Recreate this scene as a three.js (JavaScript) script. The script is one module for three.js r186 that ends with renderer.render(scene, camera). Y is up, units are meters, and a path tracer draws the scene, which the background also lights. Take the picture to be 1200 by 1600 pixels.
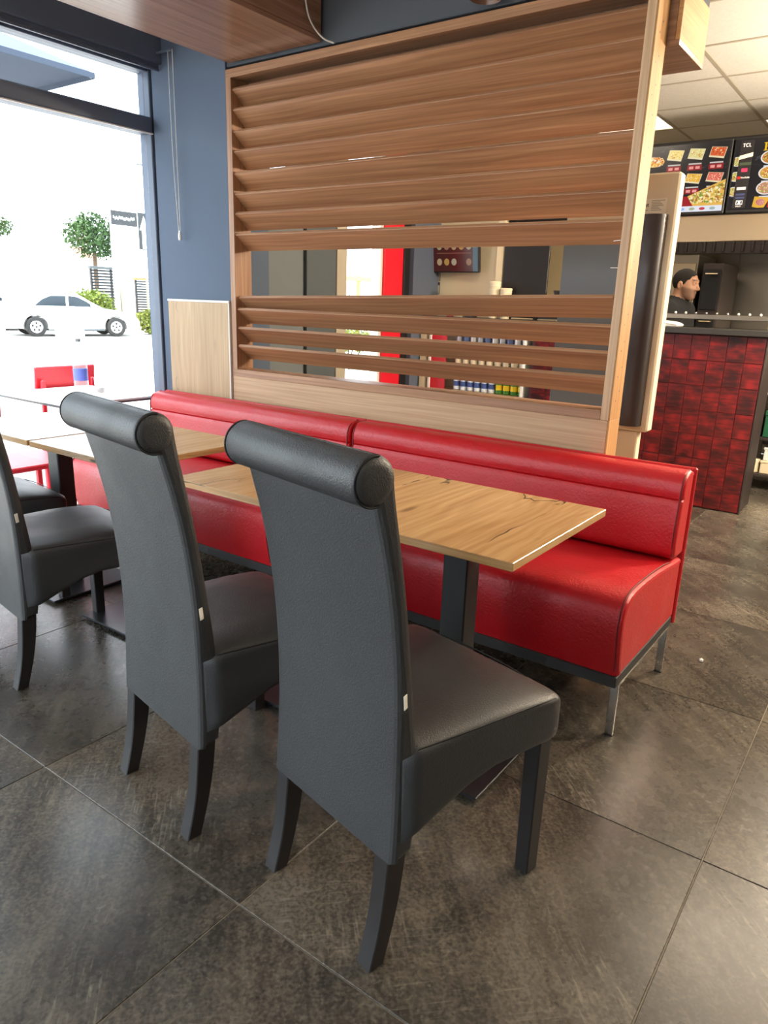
import * as THREE from 'three';
import { mergeGeometries } from 'three/addons/utils/BufferGeometryUtils.js';
import { MarchingCubes } from 'three/addons/objects/MarchingCubes.js';
import { RectAreaLightUniformsLib } from 'three/addons/lights/RectAreaLightUniformsLib.js';
RectAreaLightUniformsLib.init();

// ------------------------------------------------------------ camera, sky, sun, exposure
const scene = new THREE.Scene();
const camera = new THREE.PerspectiveCamera(70.53, 1200 / 1600, 0.05, 300);
camera.position.set(1.2144, 1.3086, 3.6164);
camera.rotation.set(-0.28246, 0.622526, 0.032984, 'YXZ');
scene.add(camera);
scene.background = new THREE.Color().setRGB(0.80, 0.92, 1.0);
scene.backgroundIntensity = 4.6;
const sun = new THREE.DirectionalLight(new THREE.Color().setRGB(1, 0.95, 0.86), 8);
sun.position.set(-1.2, 18, 10); sun.target.position.set(-2.9, 0, 0.5);
sun.castShadow = true; sun.shadow.mapSize.set(2048, 2048);
Object.assign(sun.shadow.camera, { left: -45, right: 12, top: 40, bottom: -40, near: 0.5, far: 90 });
sun.name = 'sun'; scene.add(sun, sun.target);
const renderer = new THREE.WebGLRenderer({ antialias: true });
renderer.toneMapping = THREE.LinearToneMapping;
renderer.toneMappingExposure = 1.35;
renderer.shadowMap.enabled = true;
const LAMP_POWER = 10;              // radiance of the ceiling panels
const PENDANT_POWER = 1;             // scales the candela of the globe pendants
const LAMP_COLOR = new THREE.Color().setRGB(1.0, 0.84, 0.64);

// ------------------------------------------------------------ helpers
function rng(seed) { let s = seed >>> 0; return () => { s = (s + 0x6D2B79F5) >>> 0; let t = s; t = Math.imul(t ^ (t >>> 15), t | 1); t ^= t + Math.imul(t ^ (t >>> 7), t | 61); return ((t ^ (t >>> 14)) >>> 0) / 4294967296; }; }
const PERM = new Float32Array(65536); { const r = rng(7); for (let i = 0; i < 65536; i++) PERM[i] = r(); }
const hsh = (x, y, s) => PERM[(Math.imul(x, 374761) + Math.imul(y, 668265) + Math.imul(s, 9176) ^ Math.imul(x ^ (y << 3), 2654435)) & 65535];
const mod = (a, n) => ((a % n) + n) % n;
function pn(x, y, px, py, s) {                       // tileable value noise
  const x0 = Math.floor(x), y0 = Math.floor(y); let fx = x - x0, fy = y - y0;
  fx = fx * fx * (3 - 2 * fx); fy = fy * fy * (3 - 2 * fy);
  const xa = mod(x0, px), xb = mod(x0 + 1, px), ya = mod(y0, py), yb = mod(y0 + 1, py);
  const a = hsh(xa, ya, s), b = hsh(xb, ya, s), c = hsh(xa, yb, s), d = hsh(xb, yb, s);
  return a + (b - a) * fx + (c - a) * fy + (a - b - c + d) * fx * fy;
}
function fbm(u, v, px, py, s, oct) { let t = 0, a = 0.5, n = 0; for (let i = 0; i < oct; i++) { t += a * pn(u * px, v * py, px, py, s + i); n += a; a *= 0.5; px *= 2; py *= 2; } return t / n; }
const clamp = (x, a = 0, b = 1) => Math.min(b, Math.max(a, x));
const sstep = (a, b, x) => { const t = clamp((x - a) / (b - a)); return t * t * (3 - 2 * t); };
function tex(w, h, fn, srgb, sizeU = 1, sizeV = 1) {
  const d = new Uint8Array(w * h * 4), o = [0, 0, 0];
  for (let j = 0; j < h; j++) for (let i = 0; i < w; i++) { fn((i + 0.5) / w, (j + 0.5) / h, o); const k = (j * w + i) * 4; d[k] = clamp(o[0]) * 255; d[k + 1] = clamp(o[1]) * 255; d[k + 2] = clamp(o[2]) * 255; d[k + 3] = 255; }
  const t = new THREE.DataTexture(d, w, h, THREE.RGBAFormat); t.wrapS = t.wrapT = THREE.RepeatWrapping; t.magFilter = THREE.LinearFilter; t.minFilter = THREE.LinearMipmapLinearFilter; t.generateMipmaps = true;
  if (srgb) t.colorSpace = THREE.SRGBColorSpace; t.repeat.set(1 / sizeU, 1 / sizeV); t.needsUpdate = true; return t;
}
const std = (c, rough = 0.6, metal = 0, extra = {}) => new THREE.MeshPhysicalMaterial({ color: Array.isArray(c) ? new THREE.Color(`rgb(${c.join(',')})`) : c, roughness: rough, metalness: metal, ...extra });

const taken = {};
function numbered(n) { const k = taken[n] = (taken[n] ?? -1) + 1; return k ? `${n}_${String(k).padStart(3, '0')}` : n; }
function part(parent, name, geo, mat, pos, rot) {
  const m = new THREE.Mesh(geo, mat); m.name = name; m.castShadow = m.receiveShadow = true;
  if (pos) m.position.set(...pos); if (rot) m.rotation.set(...rot); parent.add(m); return m;
}
function thing(name, label, category, pos = [0, 0, 0], turn = 0, group) {
  const o = new THREE.Group(); o.name = numbered(name); o.position.set(...pos); o.rotation.y = turn; o.userData = { label, category }; if (group) o.userData.group = group; scene.add(o); return o;
}
function solo(name, label, category, geo, mat, pos = [0, 0, 0], turn = 0, group) {
  const m = part(scene, numbered(name), geo, mat, pos); m.rotation.y = turn; m.userData = { label, category }; if (group) m.userData.group = group; return m;
}
function struct(name, label, category) { const o = new THREE.Group(); o.name = name; o.userData = { kind: 'structure', label, category }; scene.add(o); return o; }
function copyOf(o, name, label, pos, turn) { const c = o.clone(); c.userData = { ...o.userData, label }; c.name = numbered(name); c.position.set(...pos); c.rotation.y = turn; scene.add(c); return c; }

function metricUV(g, grain = 0, ou = 0, ov = 0) {     // uv in metres; u runs along the grain axis
  if (g.index) g = g.toNonIndexed();
  const p = g.attributes.position, uv = new Float32Array(p.count * 2), A = new THREE.Vector3(), B = new THREE.Vector3(), C = new THREE.Vector3();
  for (let i = 0; i < p.count; i += 3) {
    A.fromBufferAttribute(p, i); B.fromBufferAttribute(p, i + 1); C.fromBufferAttribute(p, i + 2);
    const n = B.clone().sub(A).cross(C.clone().sub(A)), a = [Math.abs(n.x), Math.abs(n.y), Math.abs(n.z)], dom = a.indexOf(Math.max(...a));
    const others = [0, 1, 2].filter((k) => k !== dom); const gu = dom === grain ? others[0] : grain, gv = others.find((k) => k !== gu);
    for (let k = 0; k < 3; k++) { const q = [p.getX(i + k), p.getY(i + k), p.getZ(i + k)]; uv[(i + k) * 2] = q[gu] + ou; uv[(i + k) * 2 + 1] = q[gv] + ov; }
  }
  g.setAttribute('uv', new THREE.BufferAttribute(uv, 2)); return g;
}
function cbox(w, h, d, c = 0.002, grain = 0, ou = 0, ov = 0) {   // chamfered box, 44 triangles
  const H = [w / 2, h / 2, d / 2]; c = Math.min(c, ...H.map((x) => x * 0.49)); const out = [];
  const P = (s, ax) => s.map((q, i) => q * (i === ax ? H[i] : H[i] - c));
  const tri = (a, b, q) => { const u = [0, 1, 2].map((i) => b[i] - a[i]), v = [0, 1, 2].map((i) => q[i] - a[i]); const n = [u[1] * v[2] - u[2] * v[1], u[2] * v[0] - u[0] * v[2], u[0] * v[1] - u[1] * v[0]]; const m = [0, 1, 2].reduce((t, i) => t + n[i] * (a[i] + b[i] + q[i]), 0); m >= 0 ? out.push(...a, ...b, ...q) : out.push(...a, ...q, ...b); };
  for (let ax = 0; ax < 3; ax++) {
    const [b1, b2] = [0, 1, 2].filter((k) => k !== ax);
    for (const s of [-1, 1]) { const q = [[-1, -1], [1, -1], [1, 1], [-1, 1]].map(([x, y]) => { const v = [0, 0, 0]; v[ax] = s; v[b1] = x; v[b2] = y; return P(v, ax); }); tri(q[0], q[1], q[2]); tri(q[0], q[2], q[3]); }
    for (const s1 of [-1, 1]) for (const s2 of [-1, 1]) { const e = (t, k) => { const v = [0, 0, 0]; v[ax] = t; v[b1] = s1; v[b2] = s2; return P(v, k); }; tri(e(-1, b1), e(1, b1), e(1, b2)); tri(e(-1, b1), e(1, b2), e(-1, b2)); }
  }
  for (const x of [-1, 1]) for (const y of [-1, 1]) for (const z of [-1, 1]) tri(P([x, y, z], 0), P([x, y, z], 1), P([x, y, z], 2));
  const g = new THREE.BufferGeometry(); g.setAttribute('position', new THREE.Float32BufferAttribute(out, 3)); g.computeVertexNormals(); return metricUV(g, grain, ou, ov);
}
// box given by its two corners, placed where it stands
function span(parent, name, mat, x0, x1, y0, y1, z0, z1, c = 0.002, grain = 0, ou = 0, ov = 0) { return part(parent, name, cbox(x1 - x0, y1 - y0, z1 - z0, c, grain, ou, ov), mat, [(x0 + x1) / 2, (y0 + y1) / 2, (z0 + z1) / 2]); }
function prism(pts, depth, bevel = 0, seg = 1, axis = 'z', curveSeg = 6) {   // outline (a, b) extruded; axis 'x': a = z, b = y
  const s = !Array.isArray(pts) ? pts : new THREE.Shape(pts.map(([a, b]) => new THREE.Vector2(a, b)));
  const g = new THREE.ExtrudeGeometry(s, { depth: depth - 2 * bevel, bevelEnabled: bevel > 0, bevelThickness: bevel, bevelSize: bevel, bevelOffset: -bevel, bevelSegments: seg, curveSegments: curveSeg });
  g.translate(0, 0, -(depth - 2 * bevel) / 2);
  if (axis === 'x') g.rotateY(-Math.PI / 2);        // (a, b, t) -> (-t, b, a)
  return g;
}
function lathe(pts, seg = 20) { return new THREE.LatheGeometry(pts.map(([r, y]) => new THREE.Vector2(r, y)), seg); }
function tube(pts, r, seg = 24, rs = 6) { return new THREE.TubeGeometry(new THREE.CatmullRomCurve3(pts.map((p) => new THREE.Vector3(...p)), false, 'centripetal'), seg, r, rs); }
function cyl(r, h, seg = 16, r2 = r) { return new THREE.CylinderGeometry(r2, r, h, seg); }
function at(g, x, y, z, rx = 0, ry = 0, rz = 0) { g.applyMatrix4(new THREE.Matrix4().compose(new THREE.Vector3(x, y, z), new THREE.Quaternion().setFromEuler(new THREE.Euler(rx, ry, rz)), new THREE.Vector3(1, 1, 1))); return g; }
function join(list) { return mergeGeometries(list.map((g) => { const q = g.index ? g.toNonIndexed() : g; for (const k of Object.keys(q.attributes)) if (!['position', 'normal', 'uv'].includes(k)) q.deleteAttribute(k); return q; })); }

// ------------------------------------------------------------ materials
const woodTex = (base, dark, seed, o = {}) => tex(1024, 512, (u, v, c) => {
  const wob = fbm(u, v, 3, 4, seed, 3) - 0.5;
  const fine = fbm(u, v + wob * 0.02, 6, 110, seed + 11, 3), mid = fbm(u, v + wob * 0.05, 3, 22, seed + 23, 3), band = fbm(u, v, 2, 7, seed + 31, 2);
  let t = 0.45 * fine + 0.35 * mid + 0.35 * band - 0.08;
  const ring = Math.sin((v * 9 + wob * (o.swirl ?? 1.4) + 0.4 * band) * 12.566); t += 0.07 * ring * (o.ring ?? 1);
  t = clamp(0.5 + (t - 0.5) * (o.contrast ?? 1.6));
  let k = 0;
  if (o.crack) { const q = Math.abs(fbm(u, v + 0.15 * wob, 3, 5, seed + 51, 4) - 0.5); k = sstep(0.012, 0.0, q) * sstep(0.42, 0.56, fbm(u, v, 5, 4, seed + 61, 2)) * o.crack * 0.8; const kn = fbm(u, v, 6, 9, seed + 71, 2); k = Math.max(k, sstep(0.80, 0.9, kn) * 0.35 * o.crack); }
  for (let i = 0; i < 3; i++) { const m = dark[i] + (base[i] - dark[i]) * t; c[i] = (m * (1 - 0.62 * k)) / 255; }
}, true, o.su ?? 2.2, o.sv ?? 0.55);
const M = {};
{
  const walnut = woodTex([188, 142, 104], [138, 96, 66], 3);
  M.walnut = std(0xffffff, 0.42, 0, { map: walnut });
  M.plinth = std(0xffffff, 0.5, 0, { map: woodTex([212, 178, 140], [170, 132, 96], 40, { ring: 0.5 }) });
  M.rawedge = std(0xffffff, 0.6, 0, { map: woodTex([214, 170, 112], [176, 128, 78], 60, { ring: 0.3 }) });
  M.soffit = std(0xffffff, 0.24, 0, { map: woodTex([164, 128, 104], [122, 90, 70], 80, { ring: 0.8 }) });
  M.oak = std(0xffffff, 0.26, 0, { map: woodTex([218, 178, 126], [176, 130, 82], 100, { crack: 1.25, swirl: 2.4, su: 1.3, sv: 0.7, contrast: 1.35 }) });
  M.oakEdge = std(0xffffff, 0.5, 0, { map: woodTex([206, 166, 114], [160, 120, 76], 130, { ring: 0.3, su: 1.3, sv: 0.3 }) });
  M.panel = std(0xffffff, 0.5, 0, { map: woodTex([196, 168, 128], [164, 134, 98], 150, { ring: 0.6, crack: 0.4, su: 1.4, sv: 0.7 }) });
  const leatherB = tex(512, 512, (u, v, c) => { const a = fbm(u, v, 70, 70, 5, 2), b = fbm(u, v, 34, 34, 9, 2); c[0] = c[1] = c[2] = clamp(0.5 + 1.4 * (Math.abs(a - 0.5) + 0.6 * Math.abs(b - 0.5) - 0.12)); }, false, 0.16, 0.16);
  const softB = tex(512, 512, (u, v, c) => { c[0] = c[1] = c[2] = 0.75 * fbm(u, v, 5, 5, 15, 3) + 0.25 * fbm(u, v, 90, 90, 5, 2); }, false, 0.5, 0.5);
  const scuff = tex(512, 512, (u, v, c) => { const a = fbm(u, v, 4, 4, 25, 5); c[0] = c[1] = c[2] = 0.29 + 0.28 * a; }, false, 0.6, 0.6);
  M.blackLeather = std([50, 50, 51], 1, 0, { bumpMap: leatherB, bumpScale: 0.0006, roughnessMap: scuff });
  M.blackSeam = std([24, 25, 27], 0.6);
  M.blackLeg = std([34, 30, 30], 0.42);
  M.redLeather = std([196, 14, 26], 1, 0, { bumpMap: softB, bumpScale: 0.004, roughnessMap: scuff, clearcoat: 0.25, clearcoatRoughness: 0.3 });
  M.redSeam = std([120, 8, 16], 0.6);
  M.darkBase = std([46, 44, 44], 0.6);
  M.chrome = std([214, 214, 212], 0.18, 1);
  M.steel = std([214, 194, 160], 0.34, 1);
  M.steelDull = std([150, 142, 130], 0.42, 1);
  M.column = std([40, 41, 42], 0.45);
  M.plate = std([46, 48, 52], 0.3, 0.4);
  M.slate = std([84, 97, 116], 0.8);
  M.slateFrame = std([88, 98, 116], 0.42);
  M.slateGrey = std([112, 118, 120], 0.8);
  M.darkGrey = std([84, 90, 93], 0.8);
  M.bulkhead = std([78, 82, 88], 0.85);
  M.cream = std([226, 212, 180], 0.8);
  M.beigeFrame = std([178, 168, 148], 0.6);
  M.white = std([236, 236, 232], 0.55);
  M.whiteTrim = std([226, 222, 212], 0.4);
  M.ceilTile = std(0xffffff, 0.9, 0, { map: tex(256, 256, (u, v, c) => { const a = 0.86 + 0.05 * fbm(u, v, 60, 60, 2, 2) - 0.02; c[0] = a; c[1] = a * 0.985; c[2] = a * 0.95; }, true, 0.6, 0.6) });
  M.tbar = std([176, 168, 152], 0.5);
  M.black = std([22, 22, 24], 0.5);
  M.blackGloss = std([14, 14, 16], 0.12);
  M.darkBrown = std([58, 50, 48], 0.4);
  M.glass = new THREE.MeshPhysicalMaterial({ color: 0xffffff, roughness: 0, transmission: 1, thickness: 0, ior: 1.45, specularIntensity: 0.6 });
  M.clear = new THREE.MeshPhysicalMaterial({ color: new THREE.Color().setRGB(0.93, 0.95, 0.96), roughness: 0.05, transmission: 0.9, thickness: 0, ior: 1.45 });
  M.redPlastic = std([200, 28, 44], 0.4);
  M.redPaint = std([226, 20, 44], 0.5);
  M.asphalt = std(0xffffff, 0.95, 0, { map: tex(512, 512, (u, v, c) => { const a = 0.70 + 0.1 * (fbm(u, v, 90, 90, 4, 2) - 0.5) + 0.12 * (fbm(u, v, 6, 6, 8, 3) - 0.5); c[0] = a; c[1] = a * 0.99; c[2] = a * 0.97; }, true, 4, 4) });
  M.leaf = std([92, 108, 28], 0.8); M.leafDark = std([48, 76, 30], 0.8); M.leafGrass = std([104, 112, 38], 0.8); M.slatDark = std([30, 31, 33], 0.8); M.carGlass = std([26, 40, 50], 0.1);
  M.sticker = new THREE.MeshPhysicalMaterial({ color: 0xf4f4f4, roughness: 1, transmission: 0.6, thickness: 0 });
  M.bark = std([96, 76, 58], 0.9);
}
// floor tiles: dark brown-grey stoneware, streaked and scuffed
{
  const S = 2.4;
  const f = (u, v) => {
    const a = u + v, b = v - u;                      // streaks run diagonally (both combinations still tile)
    const patch = fbm(u, v, 4, 4, 201, 5), cloud = fbm(u + 0.3, v, 9, 9, 211, 4), st = fbm(a, b, 12, 90, 221, 3), grit = fbm(u, v, 420, 420, 241, 2);
    const warp = (cloud - 0.5) * 0.02;
    const scr = sstep(0.60, 0.86, fbm(a + warp, b + warp, 40, 330, 251, 2)) * sstep(0.50, 0.72, fbm(u, v, 8, 8, 262, 4)) + 0.7 * sstep(0.62, 0.9, fbm(b + warp, a, 30, 400, 271, 2)) * sstep(0.55, 0.75, fbm(u, v, 11, 11, 281, 4));
    return [patch, cloud, st, grit, scr];
  };
  M.tileMap = tex(2048, 2048, (u, v, c) => {
    const [p, cl, st, g, sc] = f(u, v);
    let t = 0.5 + 1.7 * (p - 0.5) + 0.9 * (cl - 0.5) + 0.7 * (st - 0.5) + 1.0 * (g - 0.5); t = clamp(t);
    const k = clamp(sc) * 0.5;
    const a = [54 + 50 * t, 50 + 46 * t, 45 + 40 * t], w = [146, 138, 122];
    for (let i = 0; i < 3; i++) c[i] = (a[i] + (w[i] - a[i]) * k) / 255;
  }, true, S, S);
  M.tileRough = tex(1024, 1024, (u, v, c) => { const p = fbm(u, v, 5, 5, 301, 5), g = fbm(u, v, 120, 120, 311, 2); c[0] = c[1] = c[2] = 0.18 + 0.16 * p + 0.06 * (g - 0.5); }, false, S, S);
  M.tile = std(0xffffff, 1, 0, { map: M.tileMap, roughnessMap: M.tileRough, bumpMap: M.tileRough, bumpScale: 0.0009, specularIntensity: 1 });
  M.grout = std([128, 120, 108], 0.95);
}

// ------------------------------------------------------------ floor
const ROOM = { x0: -2.3, x1: 4.6, z0: -4.2, z1: 6.6, h: 2.665 };
{
  const floor = struct('floor', 'dark brown-grey large square floor tiles with thin pale joints', 'floor');
  span(floor, 'grout_bed', M.grout, ROOM.x0 - 0.1, ROOM.x1, -0.1, -0.0025, ROOM.z0, ROOM.z1, 0.001);
  const T = 0.8, G = 0.0032, geos = []; const r = rng(5);
  for (let k = 0; k < 10; k++) { const g = cbox(T - G, 0.012, T - G, 0.0012, k % 2 ? 2 : 0, r() * 2.4, r() * 2.4); geos.push(g); }
  const i0 = Math.floor((ROOM.x0 - 0.208) / T), i1 = Math.ceil((ROOM.x1 - 0.208) / T), j0 = Math.floor((ROOM.z0 - 2.724) / T), j1 = Math.ceil((ROOM.z1 - 2.724) / T);
  for (let i = i0; i < i1; i++) for (let j = j0; j < j1; j++) {
    const xa = Math.max(0.208 + i * T, ROOM.x0), xb = Math.min(0.208 + (i + 1) * T, ROOM.x1), za = Math.max(2.724 + j * T, ROOM.z0), zb = Math.min(2.724 + (j + 1) * T, ROOM.z1);
    if (xb - xa < 0.03 || zb - za < 0.03) continue;
    const whole = xb - xa > T - 0.001 && zb - za > T - 0.001;
    part(floor, 'floor_tile', whole ? geos[Math.floor(r() * 10)] : cbox(xb - xa - G, 0.012, zb - za - G, 0.0012, 0, r() * 2.4, r() * 2.4), M.tile, [(xa + xb) / 2, -0.006, (za + zb) / 2]);
  }
}
// ------------------------------------------------------------ ceiling with lay-in tiles
const LAMPS = [[-0.955, -2.407], [0.245, -3.007], [0.845, -0.607], [-0.955, -0.607], [2.645, -0.607], [1.445, -3.007], [-0.355, 4.793], [3.245, 2.993]];
{
  const ceil = struct('ceiling', 'white square lay-in ceiling tiles in a narrow grey grid', 'ceiling');
  span(ceil, 'ceiling_slab', M.white, ROOM.x0 - 0.1, ROOM.x1, ROOM.h + 0.02, ROOM.h + 0.16, ROOM.z0, ROOM.z1);
  const P = 0.6, G = 0.022, full = cbox(P - G, 0.012, P - G, 0.002); const bars = [];
  for (let i = -4; i < 8; i++) for (let j = -5; j < 14; j++) {
    const xa = Math.max(-0.055 + i * P, ROOM.x0), xb = Math.min(-0.055 + (i + 1) * P, ROOM.x1), za = Math.max(-1.507 + j * P, ROOM.z0), zb = Math.min(-1.507 + (j + 1) * P, ROOM.z1);
    if (xb - xa < 0.05 || zb - za < 0.05) continue;
    const cx = (xa + xb) / 2, cz = (za + zb) / 2; if (LAMPS.some(([x, z]) => Math.abs(x - cx) < 0.05 && Math.abs(z - cz) < 0.05)) continue;
    const whole = xb - xa > P - 0.001 && zb - za > P - 0.001;
    part(ceil, 'ceiling_tile', whole ? full : cbox(xb - xa - G, 0.012, zb - za - G, 0.002), M.ceilTile, [cx, ROOM.h + 0.008, cz]);
  }
  for (let i = -3; i < 8; i++) bars.push(at(cbox(0.024, 0.02, ROOM.z1 - ROOM.z0, 0.002), -0.055 + i * P, ROOM.h + 0.01, (ROOM.z0 + ROOM.z1) / 2));
  for (let j = -4; j < 14; j++) bars.push(at(cbox(ROOM.x1 - ROOM.x0, 0.02, 0.024, 0.002), (ROOM.x0 + ROOM.x1) / 2, ROOM.h + 0.0095, -1.507 + j * P));
  part(ceil, 'ceiling_grid', join(bars), M.tbar);
}
const lampGlow = std(0xffffff, 0.6, 0, { emissive: LAMP_COLOR, emissiveIntensity: 2.2 });
const lampLabels = ['glowing square ceiling panel just right of the louvred screen post', 'glowing square ceiling panel deep over the kitchen', 'glowing square ceiling panel over the aisle by the red counter', 'square ceiling panel hidden behind the louvred screen', 'square ceiling panel over the far right aisle', 'square ceiling panel over the right of the kitchen', 'square ceiling panel over the dining floor near the entrance side', 'square ceiling panel near the right wall'];
LAMPS.forEach(([x, z], i) => {
  const t = thing('ceiling_light', lampLabels[i], 'ceiling light', [x, ROOM.h, z], 0, 'square ceiling panels');
  part(t, 'frame', join([[-0.285, 0, 0.012, 0.58], [0.285, 0, 0.012, 0.58]].map(([a]) => at(cbox(0.012, 0.012, 0.58, 0.001), a, 0.006, 0)).concat([-0.285, 0.285].map((a) => at(cbox(0.558, 0.012, 0.012, 0.001), 0, 0.006, a)))), M.whiteTrim);
  part(t, 'diffuser', cbox(0.556, 0.006, 0.556, 0.001), lampGlow, [0, 0.010, 0]);
  const l = new THREE.RectAreaLight(LAMP_COLOR, LAMP_POWER, 0.55, 0.55); l.position.set(0, -0.004, 0); l.rotation.x = -Math.PI / 2; l.name = 'panel_light'; t.add(l);
});

// globe pendants along the aisle on the right
const globe = std([255, 244, 226], 0.5, 0, { emissive: LAMP_COLOR, emissiveIntensity: 3 });
[[1.5, -1.05, 15, 'glass globe pendant nearest the red counter'], [2.0, 0.1, 3, 'glass globe pendant nearest the ordering kiosk'], [3.0, -1.05, 9, 'glass globe pendant at the right of the serving aisle']].forEach(([x, z, cd, l]) => {
  const t = thing('globe_pendant', l, 'pendant lamp', [x, 1.95, z], 0, 'globe pendants over the aisle');
  part(t, 'globe', new THREE.SphereGeometry(0.11, 24, 16), globe); part(t, 'cap', cyl(0.04, 0.04, 16), M.black, [0, 0.12, 0]); part(t, 'cord', cyl(0.004, 0.575, 8), M.black, [0, 0.4275, 0]);
  const p = new THREE.PointLight(LAMP_COLOR, cd * PENDANT_POWER); p.shadow.radius = 5; p.castShadow = true; p.name = 'globe_light'; t.add(p);
});
// ------------------------------------------------------------ walls
{
  const wr = struct('wall_right', 'plain dark wall on the right side of the room', 'wall'); span(wr, 'wall_face', M.darkBrown, ROOM.x1, ROOM.x1 + 0.15, 0, ROOM.h + 0.16, ROOM.z0, ROOM.z1);
  const wf = struct('wall_front', 'plain grey wall behind the dining chairs', 'wall'); span(wf, 'wall_face', M.slateGrey, 1.6, ROOM.x1 + 0.15, 0, ROOM.h + 0.16, ROOM.z1, ROOM.z1 + 0.15); span(wf, 'header', M.slateGrey, ROOM.x0 - 0.1, 1.6, 2.47, ROOM.h + 0.16, ROOM.z1, ROOM.z1 + 0.15);
  const wb = struct('wall_back', 'kitchen back wall clad in dull steel sheets', 'wall'); span(wb, 'wall_face', M.cream, ROOM.x0 - 0.1, ROOM.x1 + 0.15, 0, ROOM.h + 0.16, ROOM.z0 - 0.15, ROOM.z0);
  for (let k = 0; k < 5; k++) span(wb, 'steel_sheet', M.steelDull, -1.35 + k * 1.0, -1.35 + k * 1.0 + 0.994, 0.1, 2.3, ROOM.z0 + 0.001, ROOM.z0 + 0.006, 0.001);

  // facade along x = -2.3: header, pier beside the window, pier with recess, wall by the door
  const wl = struct('wall_left', 'slate-blue painted street wall around the windows', 'wall');
  span(wl, 'header', M.slate, -2.48, -2.30, 2.47, ROOM.h + 0.16, -1.9, ROOM.z1, 0.003);
  span(wl, 'pier', M.slate, -2.48, -2.30, 0, 2.47, 0.08, 0.88, 0.003);
  span(wl, 'pier_panel', M.slateGrey, -2.46, -2.31, 0, 1.80, -0.40, 0.08, 0.003);
  span(wl, 'pier_post', M.darkGrey, -2.48, -2.28, 0, 2.47, -0.57, -0.26, 0.003);
  span(wl, 'door_jamb', M.beigeFrame, -2.47, -2.27, 0, 2.47, -0.68, -0.57, 0.003);
  span(wl, 'niche_pier', M.slateFrame, -2.48, -2.24, 0, 2.47, -1.9, -1.50, 0.003);
  span(wl, 'kitchen_side', M.cream, -2.48, -2.30, 0, ROOM.h + 0.16, ROOM.z0, -1.9, 0.003);
  const wn = struct('wall_niche', 'cream wall behind the drinks counter', 'wall'); span(wn, 'wall_face', M.cream, -2.30, -1.62, 0, ROOM.h + 0.02, -1.98, -1.88, 0.003);
  span(wn, 'wall_return', M.cream, -1.66, -1.60, 0, ROOM.h + 0.02, -1.98, -1.80, 0.003);

  // stub wall left of the louvred screen, oak wainscot below
  const ws = struct('wall_stub', 'slate-blue stub wall between window and louvred screen', 'wall');
  span(ws, 'wall_face', M.slate, -2.30, -1.737, 0, ROOM.h, 0.80, 0.925, 0.003);
  span(ws, 'wainscot_panel', M.panel, -2.235, -1.748, 0.05, 1.275, 0.925, 0.937, 0.001, 1, 0.3, 0.1);
  span(ws, 'wainscot_cap', M.whiteTrim, -2.238, -1.739, 1.275, 1.287, 0.925, 0.941, 0.002);
  span(ws, 'wainscot_edge', M.whiteTrim, -1.748, -1.738, 0.05, 1.275, 0.925, 0.941, 0.002);
  // dark bulkhead above the screen
  const bk = struct('wall_bulkhead', 'dark grey bulkhead above the louvred screen', 'wall');
  span(bk, 'bulkhead_face', M.bulkhead, -2.30, 0.352, 2.362, ROOM.h, 0.50, 0.915, 0.003);
  // wooden boxes under the ceiling
  const b1 = struct('trim_1', 'long brown wooden ceiling box running towards the viewer beside the window', 'ceiling box');
  span(b1, 'box_bottom', M.soffit, -1.70, -1.125, 2.37, 2.388, 0.935, 5.4, 0.001, 2);
  span(b1, 'box_side', M.soffit, -1.143, -1.125, 2.389, ROOM.h, 0.935, 5.4, 0.001, 2);
  span(b1, 'box_side', M.soffit, -1.70, -1.682, 2.389, ROOM.h, 0.935, 5.4, 0.001, 2);
  const b2 = struct('trim_2', 'brown wooden beam box behind the top of the louvred screen', 'ceiling box');
  span(b2, 'box_bottom', M.soffit, -1.70, 0.356, 2.168, 2.186, 0.50, 0.812, 0.001, 0);
  span(b2, 'box_end', M.rawedge, 0.340, 0.356, 2.186, 2.361, 0.50, 0.812, 0.001, 2);
  span(b2, 'box_front', M.soffit, -1.70, 0.339, 2.186, 2.361, 0.794, 0.812, 0.001, 0);
  span(b2, 'box_back', M.soffit, -1.70, 0.339, 2.186, 2.361, 0.50, 0.518, 0.001, 0);
}
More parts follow.
